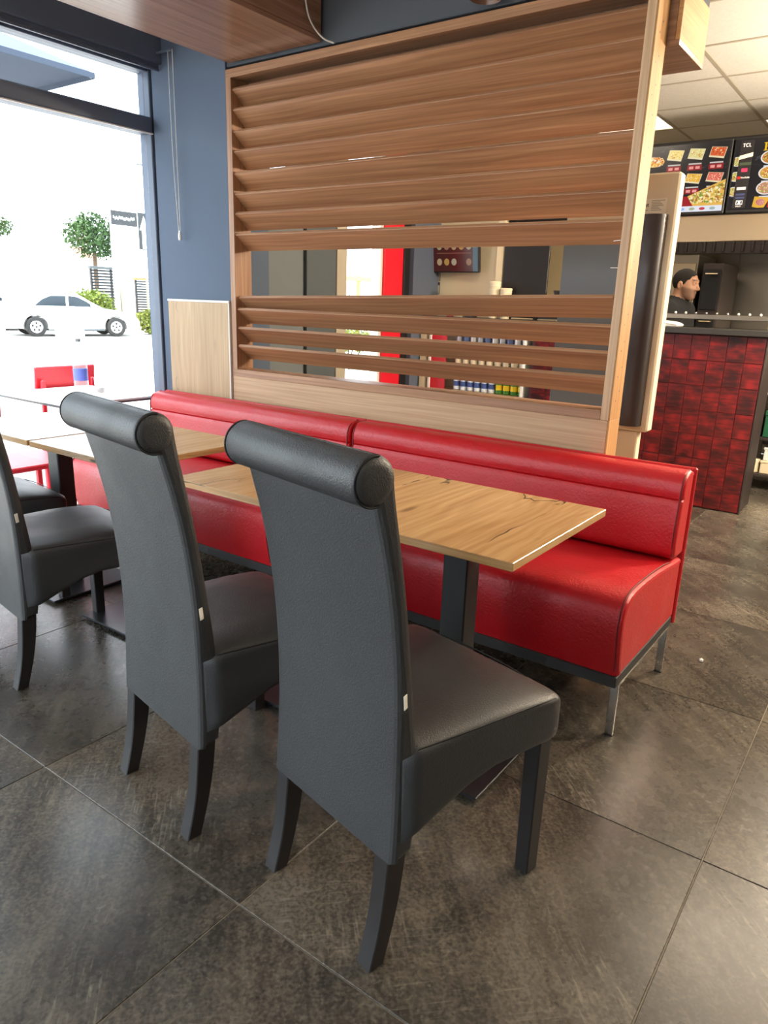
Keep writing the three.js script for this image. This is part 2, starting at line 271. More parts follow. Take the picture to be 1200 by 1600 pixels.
// street windows
function frameBox(parent, mat, z0, z1, y0, y1, w = 0.05, x0 = -2.40, x1 = -2.31) {
  span(parent, 'frame_post', mat, x0, x1, y0, y1, z0, z0 + w, 0.004); span(parent, 'frame_post', mat, x0, x1, y0, y1, z1 - w, z1, 0.004);
  span(parent, 'frame_rail', mat, x0, x1, y0, y0 + w, z0 + w, z1 - w, 0.004); span(parent, 'frame_rail', mat, x0, x1, y1 - w, y1, z0 + w, z1 - w, 0.004);
}
{
  const labels = ['large street window beside the red bench with slate-blue frame', 'slate-framed street window beside the left dining tables', 'slate-framed street window behind the dining chairs'];
  for (let k = 0; k < 3; k++) {
    const z0 = 0.88 + k * 1.9, z1 = z0 + 1.9, w = struct(`window_${k + 1}`, labels[k], 'window');
    frameBox(w, M.slateFrame, z0, z1, 0.0, 2.47, 0.055);
    span(w, 'transom_rail', M.slateFrame, -2.41, -2.295, 2.125, 2.20, z0 + 0.055, z1 - 0.055, 0.006);
    span(w, 'transom_bead', M.whiteTrim, -2.300, -2.290, 2.118, 2.124, z0 + 0.055, z1 - 0.055, 0.001);
    span(w, 'glass_pane', M.glass, -2.36, -2.354, 0.055, 2.125, z0 + 0.055, z1 - 0.055, 0.0005);
    span(w, 'glass_pane', M.glass, -2.36, -2.354, 2.20, 2.415, z0 + 0.055, z1 - 0.055, 0.0005);
  }
  const w5 = struct('window_5', 'slate-framed shop window across the front of the dining room', 'window');
  for (const x of [-2.40, -1.1, 0.2, 1.54]) span(w5, 'frame_post', M.slateFrame, x, x + 0.06, 0, 2.47, ROOM.z1 + 0.02, ROOM.z1 + 0.1, 0.004);
  for (const y of [0, 2.41]) span(w5, 'frame_rail', M.slateFrame, -2.40, 1.6, y, y + 0.06, ROOM.z1 + 0.021, ROOM.z1 + 0.099, 0.004);
  for (const x of [-2.34, -1.04, 0.26]) span(w5, 'glass_pane', M.glass, x, x + 1.24, 0.06, 2.41, ROOM.z1 + 0.055, ROOM.z1 + 0.061, 0.0005);
  const w4 = struct('window_4', 'small high window behind the louvred screen', 'window'); frameBox(w4, M.slateFrame, -0.26, 0.08, 1.80, 2.47, 0.03); span(w4, 'glass_pane', M.glass, -2.36, -2.354, 1.83, 2.44, -0.23, 0.05, 0.0005);
  const d1 = struct('door_1', 'glazed street door behind the louvred screen with red side post', 'door');
  frameBox(d1, M.whiteTrim, -1.17, -0.68, 0.0, 2.47, 0.03);
  span(d1, 'glass_pane', M.glass, -2.36, -2.354, 0.03, 2.44, -1.14, -0.71, 0.0005);
  span(d1, 'red_post', M.redPaint, -2.42, -2.29, 0, 2.47, -1.42, -1.17, 0.004);
  span(d1, 'door_edge', M.black, -2.42, -2.28, 0, 2.47, -1.50, -1.42, 0.004);
}

// ------------------------------------------------------------ louvred wooden screen
{
  const xL = -1.733, xR = 0.3123, yT = 2.347, yB = 0.9057, w = 0.0365, z0 = 0.816, z1 = 0.93;
  const t = thing('louvred_screen', 'tall brown wooden louvred room divider standing behind the red bench', 'room divider');
  const box = (name, mat, x0, x1, y0, y1, a, b, grain, o = 0) => span(t, name, mat, x0, x1, y0, y1, a, b, 0.0015, grain, o, o * 0.3);
  box('plinth_board', M.plinth, xL, xR - 0.006, 0, yB, z0, z1, 0, 0.2);
  box('plinth_end', M.rawedge, xR - 0.0055, xR, 0, yB, z0, z1, 1, 0.7);
  box('bottom_rail', M.walnut, xL, xR - w, yB, yB + w, z0, z1 + 0.001, 0, 0.5);
  box('top_rail', M.walnut, xL, xR, yT - w, yT, z0, z1 + 0.001, 0, 0.9);
  box('left_post', M.walnut, xL, xL + w, yB + w, yT - w, z0, z1 + 0.001, 1, 0.3);
  const rp = box('right_post', M.plinth, xR - w, xR - 0.005, yB, yT - w, z0, z1 + 0.001, 1, 1.1);
  const re = box('post_edge', M.rawedge, xR - 0.0048, xR, yB, yT - w, z0, z1, 1, 1.6);
  const r = rng(12), hole = new THREE.CylinderGeometry(0.003, 0.003, 0.0012, 8).rotateZ(Math.PI / 2);
  for (let k = 0; k < 15; k++) for (let q = 0; q < 2; q++) part(re, 'screw_hole', hole, M.darkBrown, [0.0021, 0.68 - k * 0.0935 + q * 0.03 + (r() - 0.5) * 0.012, 0.01 + (q ? -0.016 : 0.012) + (r() - 0.5) * 0.01]);
  const len = xR - w - (xL + w) - 0.002, cx = (xR + xL) / 2;
  const geos = []; for (let k = 0; k < 6; k++) geos.push(cbox(len, 0.015, 0.115, 0.0015, 0, r() * 2, r() * 0.5));
  const tilt = -0.66;
  [2.272, 2.184, 2.088, 2.001, 1.902, 1.808, 1.718, 1.620].forEach((y, i) => part(t, 'slat', geos[i % 6], M.walnut, [cx, y - 0.0425, 0.8745], [tilt, 0, 0]));
  [[1.258, 0], [1.163, 0], [1.073, 0]].forEach(([y], i) => part(t, 'slat', geos[(i + 2) % 6], M.walnut, [cx, y - 0.0425, 0.8745], [tilt, 0, 0]));
  const loose = part(t, 'slat', cbox(len - 0.012, 0.015, 0.120, 0.0015, 0, 0.4, 0.2), M.walnut, [cx, 1.338 - 0.0425, 0.867]); loose.rotation.order = 'ZXY'; loose.rotation.set(tilt, 0, 0.0235);
  const pin = new THREE.CylinderGeometry(0.0022, 0.0022, 0.036, 8).rotateZ(Math.PI / 2);
  for (const [y, z, a] of [[1.545, 0.905, 0.12], [1.452, 0.905, 0.0]]) part(t, 'dowel_pin', pin, M.chrome, [xR - w - 0.017, y, z], [0, 0, a]);
}
// white cable hanging down the wooden ceiling box
solo('white_cable', 'thin white cable hanging down the side of the wooden ceiling box', 'cable', tube([[-1.118, 2.66, 1.06], [-1.112, 2.5, 1.05], [-1.108, 2.42, 1.02], [-1.09, 2.372, 0.96], [-1.06, 2.358, 0.925]], 0.0035, 30, 6), M.whiteTrim);
{ // rounded copper-brown fitting at the top edge of the view
  const t = thing('ceiling_spotlight', 'small rounded copper-brown spotlight above the top rail of the louvred screen', 'spotlight', [-0.29, ROOM.h, 1.0]);
  part(t, 'mount', cyl(0.035, 0.02, 20), M.soffit, [0, -0.01, 0]); part(t, 'stem', cyl(0.01, 0.12, 10), M.soffit, [0, -0.075, 0]);
  part(t, 'shade', lathe([[0, 0.02], [0.03, 0.02], [0.055, -0.01], [0.062, -0.06], [0.062, -0.15], [0.055, -0.155], [0.05, -0.1], [0, -0.06]], 24), M.soffit, [0, -0.15, 0]);
}
// roller blind with chain
{
  const t = thing('roller_blind', 'rolled-up slate-blue roller blind at the top of the street window', 'blind', [-2.26, 2.43, 0.9]);
  part(t, 'cassette', cbox(0.085, 0.225, 1.86, 0.006), M.slate, [0.01, 0.120, 0.95]);
  part(t, 'fabric_hem', cbox(0.004, 0.03, 1.84, 0.001), M.slate, [0.03, 0.002, 0.95]);
  part(t, 'bottom_bar', cbox(0.016, 0.014, 1.84, 0.003), M.slateFrame, [0.03, -0.018, 0.95]);
  part(t, 'end_bracket', cbox(0.07, 0.11, 0.02, 0.004), M.slateFrame, [0.015, 0.06, 0.008]);
  const chain = []; for (const s of [0, 1]) chain.push(tube([[0.14 + s * 0.035, 0.05, 0.055], [0.145 + s * 0.032, -0.4, 0.055], [0.165 + s * 0.014, -0.80, 0.055]], 0.0022, 16, 5));
  part(t, 'chain', join(chain), M.whiteTrim);
  part(t, 'chain_arm', cbox(0.16, 0.012, 0.012, 0.003), M.slateFrame, [0.09, 0.05, 0.055]);
  part(t, 'chain_weight', lathe([[0, -0.03], [0.008, -0.026], [0.01, 0], [0.004, 0.02], [0, 0.022]], 10), M.white, [0.173, -0.815, 0.055]);
}

// ------------------------------------------------------------ red benches
function makeBench(label, x0, x1) {
  const W = x1 - x0, cx = (x0 + x1) / 2;
  const t = thing('upholstered_bench', label, 'bench', [cx, 0, 1.28], 0, 'red leather benches along the screen');
  const Z = (z) => z - 1.28;
  const seat = new THREE.Shape(); seat.moveTo(Z(0.985), 0.23); seat.lineTo(Z(1.575), 0.23);
  seat.splineThru([[1.594, 0.30], [1.604, 0.37], [1.603, 0.425], [1.585, 0.468], [1.545, 0.490], [1.46, 0.497], [1.32, 0.492], [1.18, 0.479], [1.08, 0.466], [0.985, 0.458]].map(([z, y]) => new THREE.Vector2(Z(z), y)));
  part(t, 'seat', metricUV(prism(seat, W - 0.004, 0.016, 3, 'x', 40), 0), M.redLeather);
  const back = new THREE.Shape(); back.moveTo(Z(0.978), 0.475); back.lineTo(Z(1.075), 0.475);
  back.splineThru([[1.098, 0.50], [1.102, 0.58], [1.094, 0.66], [1.086, 0.686]].map(([z, y]) => new THREE.Vector2(Z(z), y)));
  back.lineTo(Z(1.078), 0.690); back.lineTo(Z(1.086), 0.694);
  back.splineThru([[1.088, 0.72], [1.080, 0.752], [1.055, 0.777], [1.015, 0.785], [0.978, 0.776]].map(([z, y]) => new THREE.Vector2(Z(z), y)));
  part(t, 'backrest', metricUV(prism(back, W - 0.006, 0.014, 3, 'x', 24), 0), M.redLeather);
  part(t, 'rear_panel', cbox(W + 0.004, 0.59, 0.022, 0.006, 0), M.redLeather, [0, 0.49, Z(0.964)]);
  const seam = (pts, r = 0.0028) => tube(pts, r, 60, 6), e = W / 2 - 0.014;
  for (const x of [-e, e]) part(t, 'piping', seam([[x, 0.25, Z(1.583)], [x, 0.37, Z(1.604)], [x, 0.43, Z(1.603)], [x, 0.472, Z(1.584)], [x, 0.492, Z(1.545)], [x, 0.499, Z(1.46)], [x, 0.482, Z(1.18)], [x, 0.468, Z(1.10)]]), M.redSeam);
  for (const x of [-e, e]) part(t, 'piping', seam([[x, 0.49, Z(1.094)], [x, 0.58, Z(1.103)], [x, 0.68, Z(1.089)], [x, 0.73, Z(1.087)], [x, 0.765, Z(1.07)], [x, 0.786, Z(1.01)]]), M.redSeam);
  part(t, 'base_frame', cbox(W - 0.012, 0.038, 0.60, 0.003), M.darkBase, [0, 0.211, Z(1.282)]);
  for (const sx of [-1, 1]) {
    const lx = sx * (W / 2 - 0.022), f = Z(1.53), b = Z(0.995);
    for (const z of [f, b]) { const g = part(t, 'leg', cbox(0.026, 0.18, 0.012, 0.002), M.chrome, [lx, 0.094, z]); part(g, 'foot_cap', cbox(0.028, 0.004, 0.014, 0.001), M.black, [0, -0.092, 0]); }
    part(t, 'leg_rail', join([at(cbox(0.012, 0.012, f - b, 0.002), lx + sx * 0.008, 0.184, (f + b) / 2), at(cbox(0.13, 0.014, 0.012, 0.002), lx - sx * 0.065, 0.184, f)]), M.chrome);
  }
  return t;
}
makeBench('red leather bench nearer the kitchen, its open end past the screen', -0.800, 0.652);
makeBench('red leather bench running up to the street window', -2.255, -0.806);

// ------------------------------------------------------------ tables
const oakTops = [0, 1, 2, 3].map((k) => cbox(0.598, 0.022, 0.6, 0.0015, 2, 0.31 * k + 0.12, 0.17 * k + 0.05));
[['oak square table with a cracked grain, nearest the kitchen end of the bench', 0.256], ['oak square table directly behind the nearest high-back chair', -0.346], ['oak square table behind the middle high-back chair, after the gap', -1.206], ['oak square table touching the street window', -1.820]].forEach(([label, x], i) => {
  const t = thing('square_table', label, 'table', [x, 0, 1.89], 0, 'square oak tables along the bench');
  const top = part(t, 'tabletop', oakTops[i], M.oak, [0, 0.739, 0]);
  part(t, 'top_plate', cbox(0.36, 0.008, 0.36, 0.002), M.column, [0, 0.7235, 0]);
  part(t, 'column', cbox(0.08, 0.70, 0.075, 0.004), M.column, [0, 0.369, 0]);
  part(t, 'base_plate', cbox(0.41, 0.01, 0.41, 0.002), M.plate, [0, 0.015, 0]);
  for (const a of [-1, 1]) for (const b of [-1, 1]) part(t, 'glide', cyl(0.012, 0.01, 10), M.black, [a * 0.17, 0.005, b * 0.17]);
});

// ------------------------------------------------------------ black high-back chairs (front = -z, origin between the rear feet)
function makeChair(label) {
  const t = thing('dining_chair', label, 'chair', [0, 0, 0], 0, 'black high-back dining chairs');
  const V = (p) => p.map(([v, y]) => new THREE.Vector2(-v, y));
  const s = new THREE.Shape(); s.moveTo(-0.022, 0.25);
  s.splineThru(V([[0.028, 0.4], [0.028, 0.54], [0.021, 0.67], [0.006, 0.79], [-0.013, 0.886], [-0.030, 0.952], [-0.040, 0.990]]));
  for (let k = -5; k <= 9; k++) { const a = k * 0.1745; s.lineTo(0.046 + 0.041 * Math.cos(a), 1.031 + 0.041 * Math.sin(a)); }
  for (let k = 9; k <= 18; k++) { const a = k * 0.1745; s.lineTo(0.046 + 0.0452 * Math.cos(a), 1.031 + 0.0452 * Math.sin(a)); }
  s.splineThru(V([[0.006, 0.986], [0.022, 0.903], [0.042, 0.79], [0.060, 0.66], [0.079, 0.50], [0.083, 0.40], [0.084, 0.32]]));
  s.lineTo(-0.075, 0.262);
  const bg = prism(s, 0.408, 0.013, 3, 'x', 36);
  { const p = bg.attributes.position; for (let i = 0; i < p.count; i++) { const y = p.getY(i), u = p.getX(i) / 0.204; if (y < 0.34) p.setY(i, y - 0.018 * (1 - u * u) * sstep(0.34, 0.25, y)); p.setX(i, p.getX(i) * (1 + 0.025 * sstep(0.5, 0.25, y))); p.setZ(i, p.getZ(i) + 0.010 * (1 - u * u)); } bg.computeVertexNormals(); }
  part(t, 'backrest', metricUV(bg, 0), M.blackLeather);
  const R = 0.0445, hw = 0.2068;
  const roll = lathe([[0, -hw], [R * 0.55, -hw], [R * 0.86, -hw + 0.003], [R, -hw + 0.014], [R, 0], [R, hw - 0.014], [R * 0.86, hw - 0.003], [R * 0.55, hw], [0, hw]], 40).rotateZ(Math.PI / 2);
  const hr = part(t, 'head_roll', metricUV(roll, 0), M.blackLeather, [0, 1.031, 0.046]);
  for (const q of [-1, 1]) part(hr, 'piping', at(new THREE.TorusGeometry(R * 0.965, 0.0022, 6, 30, 3.5).rotateZ(-1.75).rotateY(-Math.PI / 2), q * (hw - 0.007), 0, 0), M.blackSeam);
  // seat: loft of rounded sections
  const N = 56, rings = [[0.04, 0], [0.09, 0], [0.15, 0], [0.22, 0], [0.29, 0], [0.36, 0], [0.42, 0], [0.46, 0.0], [0.483, 0.003], [0.496, 0.009], [0.503, 0.020], [0.506, 0.034]];
  const pos = [], idx = [];
  const hwv = (v) => 0.207 + 0.042 * clamp(v / 0.48), yb = (v) => 0.262 + 0.096 * sstep(0.0, 0.30, v), yt = (v) => 0.496 - 0.016 * sstep(0.3, 0.5, v);
  for (const [v, inset] of rings) {
    const h = hwv(v) - inset, b = yb(v) + inset * 0.8, tp = yt(v) - inset * 0.9, cy = (b + tp) / 2, hh = (tp - b) / 2;
    for (let k = 0; k < N; k++) { const a = (k + 0.5) / N * Math.PI * 2, c = Math.cos(a), q = Math.sin(a), e = 2 / 9; const x = h * Math.sign(c) * Math.abs(c) ** e, y = cy + hh * Math.sign(q) * Math.abs(q) ** e; pos.push(x, y + (q > 0 ? 0.014 * (1 - (x / h) ** 2) * sstep(0.51, 0.42, v) : 0), -v); }
  }
  for (let i = 0; i < rings.length - 1; i++) for (let k = 0; k < N; k++) { const a = i * N + k, b = i * N + (k + 1) % N, c = a + N, d = b + N; idx.push(a, b, c, b, d, c); }
  for (const [i, f] of [[0, 0], [rings.length - 1, 1]]) { const m = pos.length / 3; pos.push(0, (yb(rings[i][0]) + yt(rings[i][0])) / 2, -rings[i][0]); for (let k = 0; k < N; k++) { const a = i * N + k, b = i * N + (k + 1) % N; f ? idx.push(a, b, m) : idx.push(b, a, m); } }
  const sg = new THREE.BufferGeometry(); sg.setAttribute('position', new THREE.Float32BufferAttribute(pos, 3)); sg.setIndex(idx); sg.computeVertexNormals();
  const seat = part(t, 'seat', metricUV(sg, 0), M.blackLeather);
  const rim = []; for (const q of [-1, 1]) rim.push(tube([[q * 0.203, 0.486, -0.08], [q * (hwv(0.2) - 0.004), 0.485, -0.2], [q * (hwv(0.4) - 0.004), 0.477, -0.4], [q * (hwv(0.47) - 0.008), 0.470, -0.472]], 0.002, 24, 6));
  rim.push(tube([[-0.241, 0.470, -0.472], [-0.1, 0.478, -0.492], [0.1, 0.478, -0.492], [0.241, 0.470, -0.472]], 0.002, 24, 6));
  part(seat, 'piping', join(rim), M.blackSeam);
  // legs
  const rl = new THREE.Shape(); rl.moveTo(0.018, 0); rl.splineThru(V([[0.004, 0.09], [0.016, 0.18], [0.026, 0.31]])); rl.lineTo(-0.078, 0.33); rl.splineThru(V([[0.064, 0.19], [0.046, 0.095], [0.020, 0]]));
  const rg = prism(rl, 0.042, 0.0025, 1, 'x', 12);
  for (const q of [-1, 1]) part(t, 'leg', rg, M.blackLeg, [q * 0.174, 0, 0]);
  const fg = cbox(0.044, 0.40, 0.044, 0.003); { const p = fg.attributes.position; for (let i = 0; i < p.count; i++) { const k = 1 - 0.14 * (0.5 - p.getY(i) / 0.4); p.setX(i, p.getX(i) * k); p.setZ(i, p.getZ(i) * k); } fg.computeVertexNormals(); }
  for (const q of [-1, 1]) part(t, 'leg', fg, M.blackLeg, [q * 0.214, 0.20, -0.462]);
  part(t, 'care_tag', cbox(0.0016, 0.030, 0.013, 0.0004), M.whiteTrim, [0.2055, 0.605, -0.040], [0.09, 0.3, 0]);
  return t;
}
const chairA = makeChair('black leather high-back chair with a rolled top, nearest of the row');
chairA.position.set(0.36, 0, 2.624); chairA.rotation.y = -0.2164;
copyOf(chairA, 'dining_chair', 'black leather high-back chair in the middle, between two others', [-0.224, 0, 2.614], -0.18);
copyOf(chairA, 'dining_chair', 'black leather high-back chair cut off by the left edge of the picture', [-1.242, 0, 2.514], -0.14);
copyOf(chairA, 'dining_chair', 'black chair at the window table, only its seat in view', [-1.90, 0, 2.47], -0.08);

// ------------------------------------------------------------ flat print (labels, screens)
function canvasTex(w, h, draw) { const c = document.createElement('canvas'); c.width = w; c.height = h; draw(c.getContext('2d'), w, h); const t = new THREE.CanvasTexture(c); t.colorSpace = THREE.SRGBColorSpace; t.magFilter = THREE.LinearFilter; return t; }
function screenMat(t, k = 0.8) { return new THREE.MeshStandardMaterial({ color: 0x050505, roughness: 0.25, emissive: 0xffffff, emissiveMap: t, emissiveIntensity: k }); }
function dish(g, x, y, r, base, bits, seed, flat = 0.7, plate = true) {
  const q = rng(seed); if (plate) { g.fillStyle = '#ece8e0'; g.beginPath(); g.ellipse(x, y, r, r * flat, 0, 0, 7); g.fill(); }
  g.fillStyle = base; g.beginPath(); g.ellipse(x, y, r * 0.86, r * flat * 0.84, 0, 0, 7); g.fill();
  for (let i = 0; i < 70; i++) { const a = q() * 6.28, d = Math.sqrt(q()) * 0.78 * r; g.fillStyle = bits[Math.floor(q() * bits.length)]; g.beginPath(); g.ellipse(x + Math.cos(a) * d, y + Math.sin(a) * d * flat, r * (0.05 + 0.08 * q()), r * (0.03 + 0.05 * q()), q() * 3, 0, 7); g.fill(); }
}
function slab(g, x, y, w, h, base, bits, seed) {      // square of bread with topping
  const q = rng(seed); g.save(); g.translate(x, y); g.fillStyle = '#e8d9b0'; g.beginPath(); g.moveTo(w * 0.12, 0); g.lineTo(w, h * 0.12); g.lineTo(w * 0.86, h); g.lineTo(0, h * 0.8); g.closePath(); g.fill();
  g.fillStyle = base; g.beginPath(); g.moveTo(w * 0.15, h * 0.03); g.lineTo(w * 0.96, h * 0.14); g.lineTo(w * 0.85, h * 0.84); g.lineTo(w * 0.05, h * 0.68); g.closePath(); g.fill();
  for (let i = 0; i < 46; i++) { g.fillStyle = bits[Math.floor(q() * bits.length)]; g.beginPath(); g.ellipse(w * (0.15 + 0.7 * q()), h * (0.14 + 0.58 * q()), w * 0.06 * q() + 1, h * 0.05 * q() + 1, q() * 3, 0, 7); g.fill(); } g.restore();
}
function marble(g, w, h, seed) { const q = rng(seed); g.fillStyle = '#17171c'; g.fillRect(0, 0, w, h); g.lineWidth = 5; for (let i = 0; i < 26; i++) { g.strokeStyle = `rgba(150,150,165,${0.12 + 0.25 * q()})`; g.beginPath(); let x = q() * w, y = q() * h; g.moveTo(x, y); for (let k = 0; k < 4; k++) { x += (q() - 0.4) * w * 0.12; y += (q() - 0.5) * h * 0.16; g.lineTo(x, y); } g.stroke(); } }
function price(g, x, y, w, h) { g.fillStyle = '#cfc6c0'; g.fillRect(x + w * 0.05, y - h * 0.34, w * 0.9, h * 0.26); g.fillStyle = '#8f1722'; g.fillRect(x, y, w, h); g.fillStyle = '#e89a92'; g.fillRect(x + w * 0.12, y + h * 0.25, w * 0.3, h * 0.5); g.fillRect(x + w * 0.56, y + h * 0.25, w * 0.3, h * 0.5); }
const YEL = ['#f3d98a', '#e2b94e', '#f7edc0', '#c98a3a'], RED = ['#d4512e', '#e9a13a', '#b8321f', '#f0d7a0'], MIX = ['#e8c25a', '#c7552f', '#8fae3c', '#f0e2b8', '#a8482c'];
const menuA = canvasTex(1024, 612, (g, w, h) => {
  marble(g, w, h, 3);
  slab(g, 20, 60, 190, 120, '#d8b060', MIX, 21); dish(g, 350, 140, 110, '#e8b84e', ['#f2cf6a', '#c9562f', '#e9e2c0', '#d8743a'], 4, 0.5, false);
  const cols = [465, 655, 845];
  cols.forEach((x, i) => { slab(g, x, 40, 155, 110, ['#ecd47e', '#d9cf8a', '#d2592c'][i], [YEL, YEL, RED][i], 31 + i); price(g, x + 10, 190, 130, 48); slab(g, x, 262, 155, 100, ['#e6dca8', '#eab13a', '#dd6a58'][i], [YEL, YEL, ['#e98a78', '#c94a3c', '#f2c8a8']][i], 41 + i); price(g, x + 10, 400, 130, 48); });
  const q = rng(9); g.fillStyle = '#e3b352'; g.beginPath(); g.moveTo(700, 470); g.lineTo(1024, 330); g.lineTo(1024, 560); g.lineTo(760, 560); g.closePath(); g.fill();
  for (let i = 0; i < 240; i++) { const a = q(), b = q(); g.fillStyle = ['#f3dc8c', '#caa03a', '#a86a34', '#7f9a3c', '#f6ecc4'][Math.floor(q() * 5)]; g.beginPath(); g.ellipse(720 + a * 300, 470 - a * 110 + b * (60 + a * 110), 5 + 12 * q(), 4 + 7 * q(), q() * 3, 0, 7); g.fill(); }
  g.fillStyle = '#9c1420'; g.beginPath(); g.moveTo(0, 470); g.lineTo(700, 470); g.lineTo(760, 560); g.lineTo(0, 560); g.fill();
  g.fillStyle = '#f2efe8'; g.font = 'bold 34px sans-serif'; g.fillText('DES', 470, 502); g.fillStyle = '#f08a3c'; g.font = 'bold 52px sans-serif'; g.fillText('LIVES', 470, 552);
  g.fillStyle = '#dfe3ee'; g.fillRect(0, 560, w, 52);
  ['#7c90d8', '#3a3a44', '#9ab4ea', '#a8b08a', '#c03a4a', '#9fb3ac'].forEach((c, i) => { g.fillStyle = c; g.beginPath(); g.ellipse(480 + i * 92, 586, 26, 13, 0, 0, 7); g.fill(); });
});
const menuB = canvasTex(1024, 612, (g, w, h) => {
  marble(g, w, h, 5);
  const rows = [170, 300, 430];
  rows.forEach((y, i) => { dish(g, 30, y + 20, 60, '#d8c070', ['#8fae3c', '#e8d9a0', '#c7552f'], 50 + i); for (let k = 0; k < 4; k++) { const x = 300 + k * 200; dish(g, x, y, 84, ['#c97a3a', '#dca04a', '#c9856a'][i], [['#8a3420', '#e2b85a', '#93b04a'], ['#e0a23c', '#c8602c', '#8fae3c', '#efdc9a'], ['#d890a0', '#e8d08a', '#8fae3c']][i], 60 + i * 5 + k); g.fillStyle = '#d6d6da'; g.fillRect(x - 50, y + 68, 100, 16); g.fillStyle = '#d9a233'; g.fillRect(x + 66, y - 70, 70, 26); } });
  g.fillStyle = '#f2c21c'; g.font = 'bold 96px serif'; g.fillText('ETTES', 225, 112);
  g.fillStyle = '#b82226'; g.fillRect(330, 520, 700, 92); g.fillStyle = '#eab13a'; g.beginPath(); g.moveTo(215, 500); g.lineTo(345, 515); g.lineTo(300, 612); g.lineTo(205, 590); g.fill(); dish(g, 270, 552, 44, '#d88a80', ['#e9b0a0', '#b8584c'], 90, 0.8, false);
  g.fillStyle = '#f4d84a'; g.fillRect(420, 545, 200, 36); g.fillStyle = '#141416'; g.fillRect(0, 600, w, 12);
});
const menuC = canvasTex(1024, 612, (g, w, h) => { marble(g, w, h, 8); g.fillStyle = '#c81c28'; g.fillRect(560, 60, 464, 130); g.fillStyle = '#f2c21c'; g.font = 'bold 90px serif'; for (let i = 0; i < 5; i++) dish(g, 110 + i * 200, 330, 84, '#d8a04a', MIX, 100 + i); for (let i = 0; i < 5; i++) price(g, 50 + i * 200, 470, 120, 60); g.fillStyle = '#e8b41c'; g.fillRect(60, 70, 260, 90); g.fillStyle = '#3a4aa8'; g.fillRect(340, 90, 120, 70); });
function menuScreen(label, x0, x1, t) {
  const o = thing('menu_screen', label, 'screen', [(x0 + x1) / 2, 1.936, -1.80], 0, 'menu screens above the pass');
  const W = x1 - x0, H = 0.444; part(o, 'housing', cbox(W, H, 0.05, 0.004), M.black, [0, H / 2, -0.026]);
  part(o, 'screen_face', new THREE.PlaneGeometry(W - 0.024, H - 0.026), screenMat(t, 0.75), [0, H / 2 + 0.003, 0.0015]);
  return o;
}
menuScreen('black menu screen with yellow-topped bread slices and a big pizza corner', -0.765, -0.022, menuA);
const tvB = menuScreen('black menu screen with bowls and a dark feature sticker, cut by the right edge', -0.010, 0.735, menuB);
menuScreen('black menu screen half hidden behind the louvres', -1.52, -0.777, menuC);
{ // feature sticker with TCL and logos on the second screen
  const t = canvasTex(200, 1024, (g, w, h) => {
    g.fillStyle = '#1d1b1f'; g.fillRect(0, 0, w, h); g.fillStyle = '#f4f4f4'; g.font = 'bold 74px sans-serif'; g.fillText('TCL', 28, 100);
    g.fillStyle = '#e9dfc8'; g.save(); g.translate(0, 250); g.rotate(-0.2); g.fillRect(-10, -22, 230, 58); g.restore();
    g.fillStyle = '#3c4a38'; g.fillRect(20, 330, 170, 44); g.fillStyle = '#d0305a'; g.fillRect(60, 420, 90, 54);
    g.fillStyle = '#e02020'; g.fillRect(14, 540, 48, 38); g.fillStyle = '#f0f0f0'; g.font = 'bold 34px sans-serif'; g.fillText('YouTube', 66, 572);
    g.fillStyle = '#b8b8c8'; g.fillRect(30, 700, 140, 46); g.fillStyle = '#38406a'; g.fillRect(30, 800, 140, 30); g.fillRect(30, 850, 140, 30);
    g.fillStyle = '#f4f4f4'; g.fillRect(50, 905, 100, 66); g.fillStyle = '#1d1b1f'; g.beginPath(); g.arc(58, 938, 26, -1.57, 1.57); g.fill(); g.beginPath(); g.arc(142, 938, 26, 1.57, 4.71); g.fill(); g.fillStyle = '#f0f0f0'; g.font = 'bold 26px sans-serif'; g.fillText('DOLBY', 52, 1004);
  });
  part(tvB, 'feature_sticker', new THREE.PlaneGeometry(0.078, 0.40), std(0xffffff, 0.4, 0, { map: t }), [-0.295, 0.226, 0.004]);
}

// ------------------------------------------------------------ kitchen
{
  const hood = thing('extractor_hood', 'brushed steel hood band under the menu screens', 'hood', [0.5, 1.765, -1.86]);
  part(hood, 'fascia', cbox(4.2, 0.165, 0.02, 0.003), M.steel, [0, 0.083, 0.02]);
  part(hood, 'backing_board', cbox(4.2, 0.47, 0.018, 0.002), M.black, [0, 0.40, -0.002]);
  part(hood, 'canopy_top', cbox(4.2, 0.01, 0.52, 0.002), M.steelDull, [0, 0.150, -0.25]);
  const fb = thing('filter_bank', 'dark ribbed grease filters at the back of the kitchen', 'filter', [0.9, 1.83, -3.9]);
  part(fb, 'filter_frame', cbox(3.6, 0.36, 0.03, 0.004), M.darkBrown, [0, 0.18, -0.02]);
  for (let k = 0; k < 44; k++) part(fb, 'filter_slat', cbox(0.022, 0.32, 0.03, 0.003), M.darkBrown, [-1.76 + k * 0.082, 0.18, 0.01]);
  const duct = thing('exhaust_duct', 'dark boxed exhaust duct running under the kitchen ceiling', 'duct'); part(duct, 'duct_body', cbox(5.6, 0.20, 0.5, 0.004), M.darkBrown, [1.3, 2.545, -3.60]);
  for (const x of [-1.0, 0.6, 2.2, 3.6]) part(duct, 'bracket', cbox(0.03, 0.03, 0.52, 0.002), M.steelDull, [x, 2.43, -3.60]);
}
const redTileMats = [];
